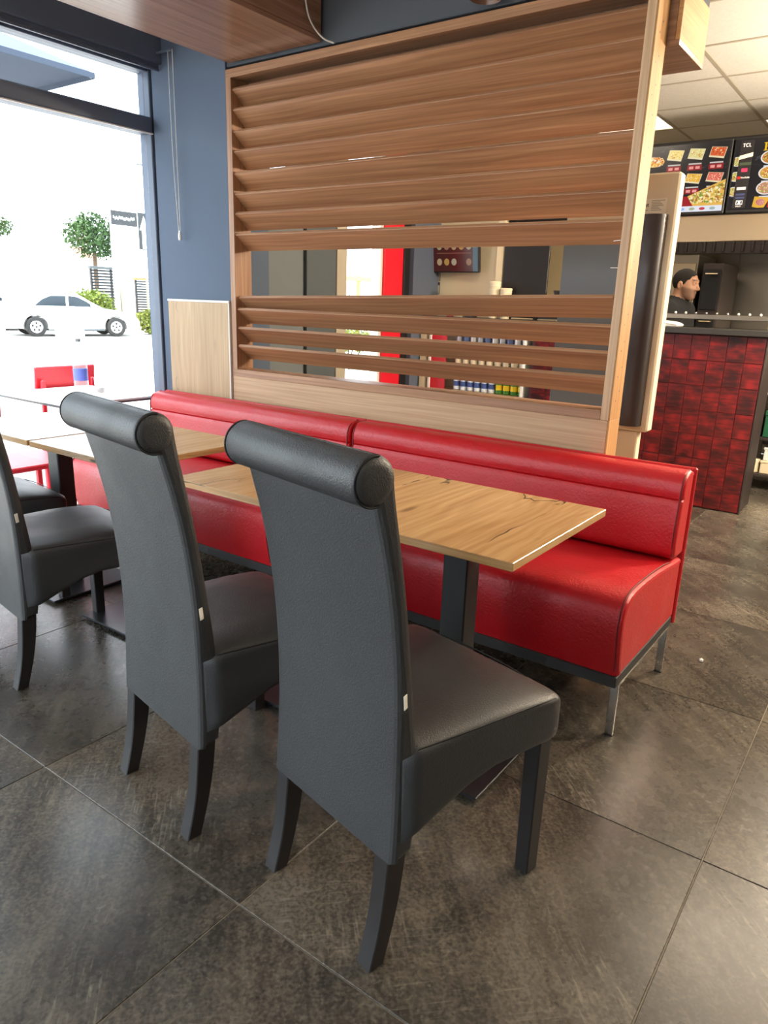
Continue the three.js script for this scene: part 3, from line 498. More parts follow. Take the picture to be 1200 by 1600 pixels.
{
  const rt = (seed) => tex(256, 256, (u, v, c) => { const a = fbm(u, v, 3, 22, seed, 4), b = fbm(u, v, 4, 5, seed + 7, 3); const t = clamp(0.5 + 1.5 * (b - 0.5) + 1.1 * (a - 0.5)); c[0] = (50 + 88 * t) / 255; c[1] = (16 + 12 * t) / 255; c[2] = (20 + 12 * t) / 255; }, true, 0.3, 0.3);
  for (const s of [400, 420, 440]) redTileMats.push(std(0xffffff, 0.38, 0, { map: rt(s) }));
}
{
  const t = thing('red_tiled_counter', 'serving counter faced with dark red streaked tiles and a black top', 'counter', [0, 0, -1.62]);
  part(t, 'counter_body', cbox(1.62, 1.16, 0.33, 0.003), M.darkBrown, [-0.405, 0.585, -0.18]);
  const w = 0.113, h = 0.1655, g = [0, 1, 2].map((k) => cbox(w - 0.003, h - 0.003, 0.010, 0.0012, 0, 0.11 * k, 0.07 * k)); const r = rng(31);
  for (let i = 0; i < 14; i++) for (let j = 0; j < 7; j++) part(t, 'tile', g[Math.floor(r() * 3)], redTileMats[Math.floor(r() * 3)], [0.405 - w * (i + 0.5) - 0.008, 0.006 + h * (j + 0.5), -0.008]);
  part(t, 'corner_strip', cbox(0.010, 1.165, 0.012, 0.002), M.darkBrown, [0.405, 0.585, -0.008]);
  part(t, 'grout_face', cbox(1.60, 1.163, 0.004, 0.001), std([92, 44, 46], 0.8), [-0.402, 0.585, -0.0128]);
  part(t, 'countertop', cbox(1.66, 0.04, 0.40, 0.004), std([52, 50, 48], 0.35), [-0.405, 1.188, -0.165]);
}
{ // raised steel pass shelf above the counter
  const t = thing('pass_shelf', 'steel pass shelf with a beaded ticket rail above the red counter', 'shelf', [0, 1.208, -1.86]);
  part(t, 'shelf_board', cbox(1.22, 0.032, 0.30, 0.003), M.steelDull, [-0.17, 0.070, -0.12]);
  for (const x of [-0.75, 0.35]) part(t, 'post', cyl(0.014, 0.055, 12), M.steel, [x, 0.0275, -0.06]);
  for (let k = 0; k < 17; k++) part(t, 'ticket_bead', new THREE.SphereGeometry(0.009, 8, 6), k % 9 < 4 ? M.chrome : M.whiteTrim, [-0.72 + k * 0.068, 0.094, 0.015]);
}
solo('folded_towel', 'folded white cloth on the black countertop beside the kiosk', 'cloth', (() => { const s = new THREE.Shape(); s.moveTo(-0.12, 0); s.lineTo(0.12, 0); s.splineThru([[0.13, 0.012], [0.10, 0.028], [0.04, 0.036], [-0.05, 0.040], [-0.12, 0.034]].map((p) => new THREE.Vector2(...p))); return prism(s, 0.16, 0.008, 2, 'z', 16); })(), M.white, [-0.30, 1.2085, -1.74]);
{ // tall steel cabinet and dark column at the back of the kitchen
  const t = thing('steel_cabinet', 'tall steel kitchen cabinet behind the cook', 'cabinet', [-0.90, 0, -3.72]);
  part(t, 'body', cbox(0.74, 1.76, 0.62, 0.006), M.steelDull, [0, 0.91, 0]);
  for (const q of [-1, 1]) { const d = part(t, 'door', cbox(0.355, 1.60, 0.02, 0.004), M.steel, [q * 0.18, 0.92, 0.322]); part(d, 'handle', cbox(0.02, 0.28, 0.03, 0.006), M.black, [-q * 0.14, 0.1, 0.025]); }
  for (const [x, z] of [[-1, -1], [1, -1], [-1, 1], [1, 1]]) part(t, 'foot', cyl(0.02, 0.03, 10), M.black, [x * 0.33, 0.0125, z * 0.26]);
  const c = thing('dark_oven_tower', 'dark upright oven tower between steel cabinet and steel wall', 'oven', [-0.40, 0, -3.72]);
  part(c, 'body', cbox(0.17, 1.72, 0.6, 0.006), M.darkBrown, [0, 0.86, 0]); for (const y of [0.6, 1.1, 1.5]) { const d = part(c, 'oven_door', cbox(0.14, 0.34, 0.02, 0.004), M.black, [0, y, 0.305]); part(d, 'handle', cyl(0.008, 0.10, 8).rotateZ(Math.PI / 2), M.steel, [0, 0.13, 0.03]); }
  const s = thing('kitchen_worktable', 'low steel worktable against the steel kitchen wall', 'table', [1.3, 0, -3.75]);
  part(s, 'worktop', cbox(2.4, 0.04, 0.7, 0.004), M.steel, [0, 0.88, 0]); for (const [x, z] of [[-1.1, -0.3], [1.1, -0.3], [-1.1, 0.3], [1.1, 0.3]]) part(s, 'leg', cyl(0.02, 0.86, 12), M.steelDull, [x, 0.43, z]); part(s, 'undershelf', cbox(2.2, 0.02, 0.6, 0.003), M.steelDull, [0, 0.25, 0]);
}
{ // open shelving right of the counter with boxes
  const t = thing('open_shelf_unit', 'low open shelving with boxes beside the red counter end', 'shelf', [0.73, 0, -2.70]);
  for (const y of [0.12, 0.40, 0.72, 1.05]) part(t, 'shelf_board', cbox(1.06, 0.022, 0.44, 0.002), M.darkBrown, [0, y, 0]);
  for (const x of [-0.54, 0, 0.54]) part(t, 'upright', cbox(0.022, 1.14, 0.44, 0.002), M.darkBrown, [x, 0.572, 0]);
  const box = (label, mat, x, y, w, h, d) => { const o = thing('storage_box', label, 'box', [x, y, -2.60], 0); part(o, 'box_body', cbox(w, h * 0.82, d, 0.004), mat, [0, h * 0.41, 0]); part(o, 'lid', cbox(w + 0.008, h * 0.18, d + 0.008, 0.003), mat, [0, h * 0.91, 0]); };
  box('stack-high white box on the top shelf beside the counter end', M.white, 0.33, 0.7315, 0.19, 0.20, 0.2);
  box('grey box on the middle shelf beside the counter end', std([138, 130, 118], 0.8), 0.265, 0.4115, 0.10, 0.16, 0.2);
  box('green box on the middle shelf at the right edge', std([24, 92, 62], 0.7), 0.385, 0.4115, 0.09, 0.2, 0.2);
  box('small white box on top of the cream box on the lower shelf', M.white, 0.43, 0.2325, 0.12, 0.10, 0.16);
  box('wide cream box on the lower shelf at the right edge', M.cream, 0.43, 0.1315, 0.14, 0.10, 0.18);
  solo('paper_roll', 'round cream paper roll on the lower shelf beside the counter end', 'paper roll', lathe([[0.012, 0], [0.045, 0], [0.047, 0.004], [0.047, 0.096], [0.045, 0.1], [0.012, 0.1]], 20), M.cream, [0.305, 0.1315, -2.56]);
}
// ------------------------------------------------------------ ordering kiosk seen from behind
{
  const t = thing('ordering_kiosk', 'tall cream ordering kiosk seen from behind at the end of the louvred screen', 'kiosk', [0.02, 0, 0.26]);
  part(t, 'body', cbox(0.485, 1.095, 0.075, 0.008), M.cream, [0, 1.32, -0.04]);
  part(t, 'rear_cover', cbox(0.34, 0.86, 0.012, 0.004), M.slateGrey, [-0.068, 1.19, 0.004]);
  const s = new THREE.Shape(); s.moveTo(-0.055, -0.003); s.splineThru([[-0.05, 0.03], [-0.03, 0.052], [0, 0.06], [0.03, 0.052], [0.05, 0.03], [0.055, -0.003]].map((p) => new THREE.Vector2(...p)));
  const g = new THREE.ExtrudeGeometry(s, { depth: 0.90, bevelEnabled: false, curveSegments: 20 }).rotateX(-Math.PI / 2).rotateY(Math.PI);
  part(t, 'curved_cover', g, M.darkBrown, [0.158, 0.80, -0.002]); // opens towards the viewer
  part(t, 'cover_strip', cbox(0.012, 0.90, 0.004, 0.001), std([110, 92, 86], 0.4), [0.205, 1.25, 0.005]);
  part(t, 'screen', cbox(0.42, 0.80, 0.006, 0.002), M.blackGloss, [0, 1.36, -0.081]);
  part(t, 'pedestal', cbox(0.40, 0.75, 0.06, 0.005), M.cream, [0, 0.395, -0.04]);
  part(t, 'base', cbox(0.5, 0.02, 0.36, 0.004), M.cream, [0, 0.01, -0.04]);
  const lab = canvasTex(256, 128, (c, w, h) => { c.fillStyle = '#efe6cf'; c.fillRect(0, 0, w, h); c.fillStyle = '#2a2a2a'; c.font = 'bold 40px sans-serif'; c.fillText('OUM', 14, 66); c.fillStyle = '#77705f'; for (let k = 0; k < 7; k++) c.fillRect(130, 14 + k * 13, 110 - (k * 37) % 50, 4); c.fillRect(14, 92, 90, 4); c.fillRect(14, 106, 70, 4); });
  part(t, 'rating_label', new THREE.PlaneGeometry(0.13, 0.062), std(0xffffff, 0.6, 0, { map: lab }), [0.135, 1.735, -0.0015]);
}
// ------------------------------------------------------------ drinks counter behind the screen
{
  const t = thing('drinks_cooler', 'white-framed open drinks cooler seen between the lower louvres', 'cooler', [-1.70, 0, -1.62]);
  const W = 0.88;
  part(t, 'plinth', cbox(W, 0.44, 0.26, 0.003), M.darkBrown, [0, 0.22, -0.13]);
  part(t, 'back_panel', cbox(W, 0.73, 0.02, 0.002), M.white, [0, 0.805, -0.25]);
  for (const q of [-1, 1]) part(t, 'side_frame', cbox(0.02, 0.73, 0.24, 0.002), M.white, [q * (W / 2 - 0.01), 0.805, -0.12]);
  part(t, 'red_side_panel', cbox(0.14, 0.72, 0.012, 0.002), M.redPlastic, [-0.35, 0.805, -0.02]);
  for (const y of [0.62, 0.80, 0.97]) part(t, 'shelf', cbox(W - 0.05, 0.008, 0.22, 0.002), M.steel, [0, y, -0.12]);
  part(t, 'top_panel', cbox(0.98, 0.04, 0.27, 0.003), std([52, 50, 48], 0.35), [-0.03, 1.19, -0.13]);
  part(t, 'end_panel', cbox(0.06, 1.16, 0.25, 0.003), M.cream, [-0.50, 0.58, -0.13]);
  const bottle = lathe([[0, 0], [0.026, 0], [0.028, 0.006], [0.028, 0.085], [0.024, 0.10], [0.011, 0.122], [0.011, 0.135]], 14), cap = lathe([[0.0125, 0.13], [0.0125, 0.146], [0, 0.147]], 12), band = lathe([[0.0285, 0.03], [0.0285, 0.07]], 14);
  const kinds = { water: [std([214, 226, 240], 0.15), std([36, 62, 150], 0.4), std([60, 84, 150], 0.5)], lemon: [std([70, 140, 60], 0.2), std([244, 206, 20], 0.4), std([240, 208, 40], 0.5)] };
  const mk = (kind, label, x, y, i) => { const o = thing('drink_bottle', label, 'bottle', [x, y, -1.70 - 0.0 * i], 0, 'bottles on the lowest cooler shelf'); part(o, 'bottle_body', bottle, kinds[kind][0]); part(o, 'cap', cap, kinds[kind][1]); part(o, 'label_band', band, kinds[kind][2]); };
  for (let i = 0; i < 10; i++) { const w = i < 6; mk(w ? 'water' : 'lemon', w ? 'clear water bottle with blue cap on the lowest cooler shelf' : 'green bottle with yellow cap on the lowest cooler shelf', -1.895 + i * 0.066, 0.624, i); }
  const cup = lathe([[0, 0], [0.024, 0], [0.031, 0.085], [0.033, 0.088], [0.033, 0.092], [0, 0.095]], 14), cupM = std([226, 214, 188], 0.6), lidM = std([120, 104, 86], 0.5);
  for (let i = 0; i < 9; i++) { const o = thing('dessert_cup', 'cream dessert cup with brown lid on the middle cooler shelf', 'cup', [-1.89 + i * 0.073, 0.804, -1.70], 0, 'dessert cups on the middle cooler shelf'); part(o, 'cup_body', cup, cupM); part(o, 'lid', lathe([[0.034, 0.09], [0.034, 0.1], [0.02, 0.112], [0, 0.114]], 14), lidM); }
  const can = lathe([[0, 0], [0.024, 0], [0.029, 0.006], [0.029, 0.10], [0.024, 0.112], [0.023, 0.114], [0, 0.112]], 14), cm = [std([176, 182, 190], 0.3, 0.8), std([92, 108, 148], 0.35, 0.5), std([206, 206, 204], 0.3, 0.7)];
  for (let i = 0; i < 10; i++) solo('drink_can', ['silver drink can on the top cooler shelf', 'blue drink can on the top cooler shelf', 'pale drink can on the top cooler shelf'][i % 3], 'can', can, cm[i % 3], [-1.89 + i * 0.066, 0.974, -1.70], 0, 'cans on the top cooler shelf');
}
{
  const cup = lathe([[0, 0], [0.036, 0], [0.045, 0.26], [0.047, 0.262], [0.047, 0.275], [0.04, 0.28], [0, 0.28]], 18);
  for (const [x, h, l] of [[-1.60, 1, 'taller cream paper cup stack on the drinks counter'], [-1.50, 0.82, 'shorter cream paper cup stack on the drinks counter']]) { const o = solo('paper_cup_stack', l, 'cup stack', cup, M.cream, [x, 1.2105, -1.70]); o.scale.y = h; const rings = []; for (let k = 0; k < 9; k++) rings.push(at(new THREE.TorusGeometry(0.0375 + k * 0.0011, 0.0016, 5, 20).rotateX(Math.PI / 2), 0, 0.02 + k * 0.028, 0)); part(o, 'cup_rim', join(rings), M.white); }
  const cm = thing('coffee_machine', 'small dark coffee machine at the end of the drinks counter', 'coffee machine', [-1.09, 1.2085, -1.74]);
  part(cm, 'body', cbox(0.20, 0.13, 0.2, 0.01), M.black, [0, 0.068, 0]); part(cm, 'spout', cyl(0.012, 0.05, 10), M.chrome, [0, 0.075, 0.11]); part(cm, 'drip_tray', cbox(0.16, 0.012, 0.06, 0.003), M.steel, [0, 0.007, 0.125]); part(cm, 'bean_hopper', lathe([[0.03, 0], [0.06, 0.08], [0.06, 0.09], [0, 0.09]], 16), M.darkBrown, [0.02, 0.133, -0.02]);
  for (const [x, w, h, mat, l] of [[-2.06, 0.07, 0.085, M.white, 'white small carton on the drinks counter'], [-1.98, 0.05, 0.10, M.redPlastic, 'red small carton on the drinks counter'], [-1.90, 0.08, 0.06, M.cream, 'cream small carton on the drinks counter'], [-1.80, 0.07, 0.05, M.darkBrown, 'brown small carton on the drinks counter']]) { const o = thing('small_carton', l, 'carton', [x, 1.2105, -1.70]); part(o, 'box_body', cbox(w, h, 0.08, 0.002), mat, [0, h / 2, 0]); part(o, 'flap', cbox(w * 0.98, 0.002, 0.078, 0.0006), mat, [0, h + 0.001, 0]); }
  const mt = canvasTex(512, 360, (g, w, h) => { g.fillStyle = '#5a2520'; g.fillRect(0, 0, w, h); g.fillStyle = '#9c5a48'; g.fillRect(60, 20, 380, 26); g.fillRect(40, 180, 400, 10); const c = ['#c9b890', '#b98a6a', '#d4b48a', '#d8a85a', '#cfc0a0']; for (let r = 0; r < 2; r++) for (let k = 0; k < 5; k++) if (!(r && k === 3)) { g.fillStyle = c[(k + r * 2) % 5]; g.beginPath(); g.ellipse(70 + k * 85, 120 + r * 150, 30, 34, 0, 0, 7); g.fill(); } g.fillStyle = '#5d7a86'; g.fillRect(455, 0, 57, h); });
  const tv = thing('drinks_menu_screen', 'tilted dark red drinks menu screen on the cream wall', 'screen', [-2.03, 1.56, -1.82]); tv.rotation.set(0.14, 0, 0);
  part(tv, 'housing', cbox(0.44, 0.31, 0.03, 0.004), M.black, [0, 0.155, 0]); part(tv, 'screen_face', new THREE.PlaneGeometry(0.42, 0.29), screenMat(mt, 0.35), [0, 0.156, 0.0165]); part(tv, 'wall_bracket', cbox(0.1, 0.1, 0.05, 0.003), M.black, [0, 0.16, -0.03]);
  const nt = canvasTex(128, 128, (g, w, h) => { g.fillStyle = '#cfc8bc'; g.fillRect(0, 0, w, h); g.fillStyle = '#3c2c30'; g.fillRect(0, 0, w, 30); for (let k = 0; k < 5; k++) { g.fillRect(12, 42 + k * 17, 60, 6); g.fillRect(90, 42 + k * 17, 26, 6); } });
  const nm = std(0xffffff, 0.7, 0, { map: nt });
  ['topmost', 'second', 'third', 'lowest'].forEach((p, k) => { const o = thing('price_notice', `${p} of four small price notices on the cream wall left of the drinks menu`, 'notice', [-2.265, 1.75 - k * 0.105, -1.878], 0, 'price notices by the drinks menu'); part(o, 'backing', cbox(0.085, 0.095, 0.004, 0.001), M.black); part(o, 'sheet', new THREE.PlaneGeometry(0.078, 0.088), nm, [0, 0, 0.0026]); });
  const bp = thing('black_panel', 'tall matt black panel standing behind the coffee machine', 'panel', [-1.40, 1.2105, -1.805]); part(bp, 'board', cbox(0.38, 0.66, 0.02, 0.003), M.blackLeg, [0, 0.34, 0]); for (const q of [-1, 1]) part(bp, 'foot', cbox(0.03, 0.012, 0.05, 0.002), M.black, [q * 0.12, 0.006, 0]);
}

// ------------------------------------------------------------ cook behind the counter (built facing +z, turned to face right)
function sdfMesh(fn, c, half, res) {                  // mesh of fn(x, y, z) < 0 in a cube round c
  const mc = new MarchingCubes(res, new THREE.MeshBasicMaterial(), false, false, 400000); mc.isolation = 0; mc.reset();
  const n = mc.size; for (let k = 0; k < n; k++) for (let j = 0; j < n; j++) for (let i = 0; i < n; i++) mc.field[i + j * n + k * n * n] = -fn(c[0] + (2 * i / n - 1) * half, c[1] + (2 * j / n - 1) * half, c[2] + (2 * k / n - 1) * half);
  mc.update(); const N = mc.count ?? mc.geometry.drawRange.count, g = new THREE.BufferGeometry();
  const p = new Float32Array(mc.positionArray.slice(0, N * 3)), q = new Float32Array(mc.normalArray.slice(0, N * 3));
  for (let i = 0; i < N; i++) { for (let a = 0; a < 3; a++) p[i * 3 + a] = c[a] + p[i * 3 + a] * half; const l = Math.hypot(q[i * 3], q[i * 3 + 1], q[i * 3 + 2]) || 1; for (let a = 0; a < 3; a++) q[i * 3 + a] /= l; }
  g.setAttribute('position', new THREE.BufferAttribute(p, 3)); g.setAttribute('normal', new THREE.BufferAttribute(q, 3));
  g.setAttribute('uv', new THREE.BufferAttribute(new Float32Array(N * 2), 2)); return g;
}
const smin = (a, b, k) => { const h = clamp(0.5 + 0.5 * (b - a) / k); return b + (a - b) * h - k * h * (1 - h); };
const cap = (x, y, z, A, B) => { const [ax, ay, az, ra] = A, [bx, by, bz, rb] = B, ux = bx - ax, uy = by - ay, uz = bz - az, t = clamp(((x - ax) * ux + (y - ay) * uy + (z - az) * uz) / (ux * ux + uy * uy + uz * uz)); return Math.hypot(x - ax - ux * t, y - ay - uy * t, z - az - uz * t) - (ra + (rb - ra) * t); };
const ell = (x, y, z, c, r) => { const a = (x - c[0]) / r[0], b = (y - c[1]) / r[1], d = (z - c[2]) / r[2], l = Math.hypot(a, b, d); return (l - 1) * Math.min(...r); };
{
  const H = [0, 1.515, 0.02];                         // centre of the head
  const head = (X, Y, Z) => {                         // head leans a little forward and down
    const a = 0.10, dy = Y - 1.40, dz = Z, y = 1.40 + dy * Math.cos(a) + dz * Math.sin(a), z = dz * Math.cos(a) - dy * Math.sin(a), x = X;
    let d = ell(x, y, z, [0, 1.540, -0.005], [0.074, 0.088, 0.096]);
    d = smin(d, ell(x, y, z, [0, 1.475, 0.030], [0.056, 0.072, 0.066]), 0.03);
    d = smin(d, ell(x, y, z, [0, 1.425, 0.066], [0.026, 0.022, 0.024]), 0.03);
    d = smin(d, cap(x, y, z, [-0.034, 1.546, 0.080, 0.011], [0.034, 1.546, 0.080, 0.011]), 0.018);
    d = smin(d, cap(x, y, z, [0, 1.535, 0.086, 0.008], [0, 1.492, 0.111, 0.0125]), 0.012);
    d = smin(d, ell(x, y, z, [0, 1.487, 0.098], [0.017, 0.009, 0.012]), 0.008);
    d = smin(d, ell(x, y, z, [0, 1.462, 0.089], [0.022, 0.006, 0.009]), 0.006);
    d = smin(d, ell(x, y, z, [0, 1.450, 0.087], [0.020, 0.007, 0.009]), 0.006);
    for (const s of [-1, 1]) {
      d = Math.max(d, -(ell(x, y, z, [s * 0.031, 1.524, 0.096], [0.014, 0.009, 0.014])));
      d = smin(d, ell(x, y, z, [s * 0.031, 1.524, 0.078], [0.0125, 0.0105, 0.0125]), 0.003);
      let e = ell(x, y, z, [s * 0.078, 1.505, -0.008], [0.010, 0.032, 0.019]); e = Math.max(e, -ell(x, y, z, [s * 0.087, 1.506, -0.004], [0.007, 0.018, 0.010])); d = smin(d, e, 0.006);
    }
    d = smin(d, cap(X, Y, Z, [0, 1.45, -0.02, 0.052], [0, 1.33, -0.035, 0.060]), 0.02);
    return d;
  };
  const arm = (x, y, z) => { let d = 9; for (const s of [-1, 1]) { d = Math.min(d, smin(cap(x, y, z, [s * 0.175, 1.315, -0.03, 0.052], [s * 0.215, 1.03, -0.01, 0.042]), cap(x, y, z, [s * 0.215, 1.03, -0.01, 0.041], [s * 0.15, 0.98, 0.23, 0.028]), 0.02)); } return d; };
  const torso = (x, y, z) => { let d = ell(x, y, z, [0, 1.20, -0.02], [0.175, 0.20, 0.115]); d = smin(d, ell(x, y, z, [0, 0.98, -0.01], [0.150, 0.19, 0.115]), 0.08); d = smin(d, cap(x, y, z, [-0.165, 1.315, -0.03, 0.058], [0.165, 1.315, -0.03, 0.058]), 0.06); d = smin(d, cap(x, y, z, [0, 1.33, -0.035, 0.075], [0, 1.38, -0.035, 0.062]), 0.04); return d; };
  const legs = (x, y, z) => { let d = ell(x, y, z, [0, 0.86, -0.01], [0.16, 0.12, 0.115]); for (const s of [-1, 1]) d = smin(d, smin(cap(x, y, z, [s * 0.09, 0.82, 0, 0.085], [s * 0.095, 0.45, 0.01, 0.058]), cap(x, y, z, [s * 0.095, 0.45, 0.01, 0.058], [s * 0.095, 0.09, -0.01, 0.042]), 0.03), 0.04); return d; };
  const hand = (x, y, z, s) => {
    const wx = s * 0.15, wy = 0.98, wz = 0.23; let d = cap(x, y, z, [wx, wy, wz - 0.02, 0.026], [wx - s * 0.006, wy - 0.006, wz + 0.07, 0.022]);
    for (let f = 0; f < 4; f++) { const ox = wx - s * 0.006 + s * (f - 1.5) * 0.0195, L = [0.068, 0.078, 0.072, 0.056][f]; const m = [ox, wy - 0.022, wz + 0.085 + L * 0.55, 0.0082], e = [ox, wy - 0.022 - L * 0.42, wz + 0.085 + L * 0.75, 0.0072]; d = smin(d, Math.min(cap(x, y, z, [ox, wy - 0.006, wz + 0.075, 0.0095], m), cap(x, y, z, m, e)), 0.006); }
    const th = [wx - s * 0.045, wy - 0.012, wz + 0.055, 0.0098]; d = smin(d, Math.min(cap(x, y, z, [wx - s * 0.018, wy - 0.004, wz + 0.01, 0.013], th), cap(x, y, z, th, [wx - s * 0.046, wy - 0.026, wz + 0.085, 0.0085])), 0.008); return d;
  };
  const skin = (g) => { // stubble, lips and brows are the face's own colours
    const p = g.attributes.position, c = new Float32Array(p.count * 3);
    for (let i = 0; i < p.count; i++) {
      const x = p.getX(i), y = p.getY(i), z = p.getZ(i); let r = 0.45, q = 0.235, b = 0.14;
      const beard = sstep(1.492, 1.472, y + 0.25 * z - 0.02) * sstep(1.385, 1.405, y) * sstep(-0.005, 0.02, z) * (Math.abs(x) < 0.012 && y > 1.46 ? 0.4 : 1);
      const brow = Math.abs(y - (1.545 - 0.0 * z)) < 0.007 && z > 0.07 && Math.abs(x) > 0.012 && Math.abs(x) < 0.048 ? 0.8 : 0;
      const k = Math.max(beard * 0.62, brow); r += (0.05 - r) * k; q += (0.032 - q) * k; b += (0.026 - b) * k; c.set([r, q, b], i * 3);
    } g.setAttribute('color', new THREE.BufferAttribute(c, 3)); return g;
  };
  const t = thing('person', 'cook in a black short-sleeved shirt standing behind the counter, head turned right', 'person', [-0.42, 0, -2.62], 1.42);
  const headG = sdfMesh(head, [0, 1.48, 0.0], 0.175, 92);
  const handG = [-1, 1].map((s) => sdfMesh((x, y, z) => Math.min(hand(x, y, z, s), 9), [s * 0.15, 0.96, 0.30], 0.12, 60));
  const bodyFn = (x, y, z) => { let d = smin(smin(torso(x, y, z), legs(x, y, z), 0.03), arm(x, y, z), 0.03); return smin(d, cap(x, y, z, [0, 1.33, -0.035, 0.058], [0, 1.44, -0.02, 0.050]), 0.02); };
  const bodyG = sdfMesh(bodyFn, [0, 0.76, 0.0], 0.80, 120);
  part(t, 'body', skin(join([headG, bodyG, ...handG])), new THREE.MeshPhysicalMaterial({ color: 0xffffff, vertexColors: true, roughness: 0.55 }));
  const tilt = (X, Y, Z) => { const a = 0.10, dy = Y - 1.40; return [X, 1.40 + dy * Math.cos(a) + Z * Math.sin(a), Z * Math.cos(a) - dy * Math.sin(a)]; };
  part(t, 'hair', sdfMesh((X, Y, Z) => { const [x, y, z] = tilt(X, Y, Z); let d = ell(x, y, z, [0, 1.543, -0.007], [0.0765, 0.0915, 0.0985]); d = Math.max(d, (1.590 - 0.10 * clamp((0.072 - z) / 0.07) - 0.05 * clamp((-0.025 - z) / 0.05) + 0.004 * Math.sin(z * 190 + x * 90) + 0.003 * Math.sin(x * 260)) - y); return d; }, [0, 1.54, 0.0], 0.13, 64), std([24, 19, 16], 0.85));
  part(t, 'shirt', sdfMesh((x, y, z) => { let d = smin(torso(x, y, z), Math.max(arm(x, y, z), 1.12 - y), 0.03) - 0.010; d = Math.max(d, 0.84 - y); return Math.max(d, -(ell(x, y, z, [0, 1.44, -0.01], [0.068, 0.075, 0.075]))); }, [0, 1.12, 0], 0.34, 84), std([20, 20, 22], 0.85));
  part(t, 'trousers', sdfMesh((x, y, z) => Math.max(Math.max(legs(x, y, z) - 0.010, y - 0.93), 0.05 - y), [0, 0.48, 0], 0.50, 84), std([26, 27, 32], 0.9));
  for (const s of [-1, 1]) { const sh = new THREE.Shape(); sh.moveTo(-0.08, 0); sh.lineTo(0.15, 0); sh.splineThru([[0.165, 0.02], [0.14, 0.05], [0.06, 0.075], [0.03, 0.11], [-0.06, 0.11], [-0.085, 0.05], [-0.08, 0]].map((p) => new THREE.Vector2(...p))); part(t, 'shoe', prism(sh, 0.09, 0.012, 2, 'x', 16), M.black, [s * 0.095, 0, 0]); }
}

// ------------------------------------------------------------ street side
function foliage(rx, ry, rz, n, leaf, seed) {
  const r = rng(seed), pos = new Float32Array(n * 9), v = () => { let a, b, c, l; do { a = r() * 2 - 1; b = r() * 2 - 1; c = r() * 2 - 1; l = a * a + b * b + c * c; } while (l > 1 || l < 0.02); return [a, b, c]; };
  for (let i = 0; i < n; i++) { const [a, b, c] = v(), w = 1 - 0.3 * r(), o = [a * rx * w, b * ry * w, c * rz * w]; for (let k = 0; k < 3; k++) { const d = v(); for (let q = 0; q < 3; q++) pos[i * 9 + k * 3 + q] = o[q] + d[q] * leaf; } }
  const g = new THREE.BufferGeometry(); g.setAttribute('position', new THREE.BufferAttribute(pos, 3)); g.setAttribute('uv', new THREE.BufferAttribute(new Float32Array(n * 6), 2)); g.computeVertexNormals(); return g;
}
const GY = -0.10;
{
  const g = struct('street_ground', 'pale sunlit paving and street outside the window', 'street');
  span(g, 'paving', M.asphalt, -70, -2.41, GY - 0.3, GY, -60, 40, 0.001); span(g, 'paving', M.asphalt, -2.405, 12, GY - 0.3, GY, ROOM.z1 + 0.16, 40, 0.001);
}
function plant(name, label, cat, x, z, rx, ry, rz, cy, n, leaf, mat, seed, trunk, y0 = GY) {
  const t = thing(name, label, cat, [x, y0, z]); const f = part(t, 'foliage', foliage(rx, ry, rz, n, leaf, seed), mat, [0, cy, 0]);
  const tr = trunk ? part(t, 'trunk', cyl(trunk, cy, 10, trunk * 0.6), M.bark, [0, cy / 2, 0]) : null;
  if (!trunk) { const r = rng(seed + 1), st = []; for (let k = 0; k < 6; k++) { const a = r() * 6.3; st.push(tube([[0, 0, 0], [Math.cos(a) * rx * 0.3, cy * 0.6, Math.sin(a) * rz * 0.3], [Math.cos(a) * rx * 0.5, cy * 1.2, Math.sin(a) * rz * 0.5]], 0.012, 8, 5)); } part(t, 'stem', join(st), M.bark); }
  return t;
}
plant('roadside_tree', 'leafy tree rising behind the slatted fence across the street', 'tree', -40, -23.2, 1.9, 1.5, 1.9, 4.6, 2600, 0.20, M.leafDark, 71, 0.16);
plant('roadside_tree', 'yellow-green tree top right of the leafy tree across the street', 'tree', -34, -22.9, 1.0, 1.0, 1.0, 3.9, 1800, 0.18, M.leaf, 73, 0.14);
plant('roadside_tree', 'small distant tree crown above the far wall', 'tree', -52, -23.6, 1.2, 0.8, 1.2, 5.6, 900, 0.18, M.leafDark, 75, 0.12);
plant('garden_bush', 'yellow-green bush above the bonnet of the white car', 'bush', -24, -12.5, 0.75, 0.55, 1.0, 1.0, 1700, 0.12, M.leaf, 77);
plant('garden_bush', 'pale green bush in front of the white car by the window edge', 'bush', -21.6, -13.35, 0.55, 0.5, 0.75, 0.45, 1500, 0.11, M.leafGrass, 79);
function slatFence(label, x, z0, z1, y0, y1, n, cap_) {
  const t = thing('slatted_fence', label, 'fence', [x, GY, (z0 + z1) / 2]); const L = z1 - z0, m = [];
  for (let k = 0; k < n; k++) m.push(at(cbox(0.03, (y1 - y0) / n * 0.58, L, 0.002), 0, y0 - GY + (y1 - y0) * (k + 0.5) / n, 0));
  part(t, 'slat_rows', join(m), M.slatDark).userData.kind = 'stuff'; for (const q of [-1, 1]) part(t, 'post', cbox(0.08, y1 - GY, 0.08, 0.004), M.darkBrown, [-0.06, (y1 - GY) / 2, q * (L / 2 - 0.05)]);
  part(t, 'cap_board', cbox(0.14, 0.10, L + 0.1, 0.006), cap_, [0, y1 - GY + 0.05, 0]);
}
slatFence('dark slatted fence panel left of the white sign across the street', -26, -14.85, -13.85, 0.6, 2.2, 14, M.darkGrey);
slatFence('dark slatted fence panel with an orange top beside the window edge', -26, -17.3, -15.9, 0.3, 1.85, 15, std([214, 120, 70], 0.7));
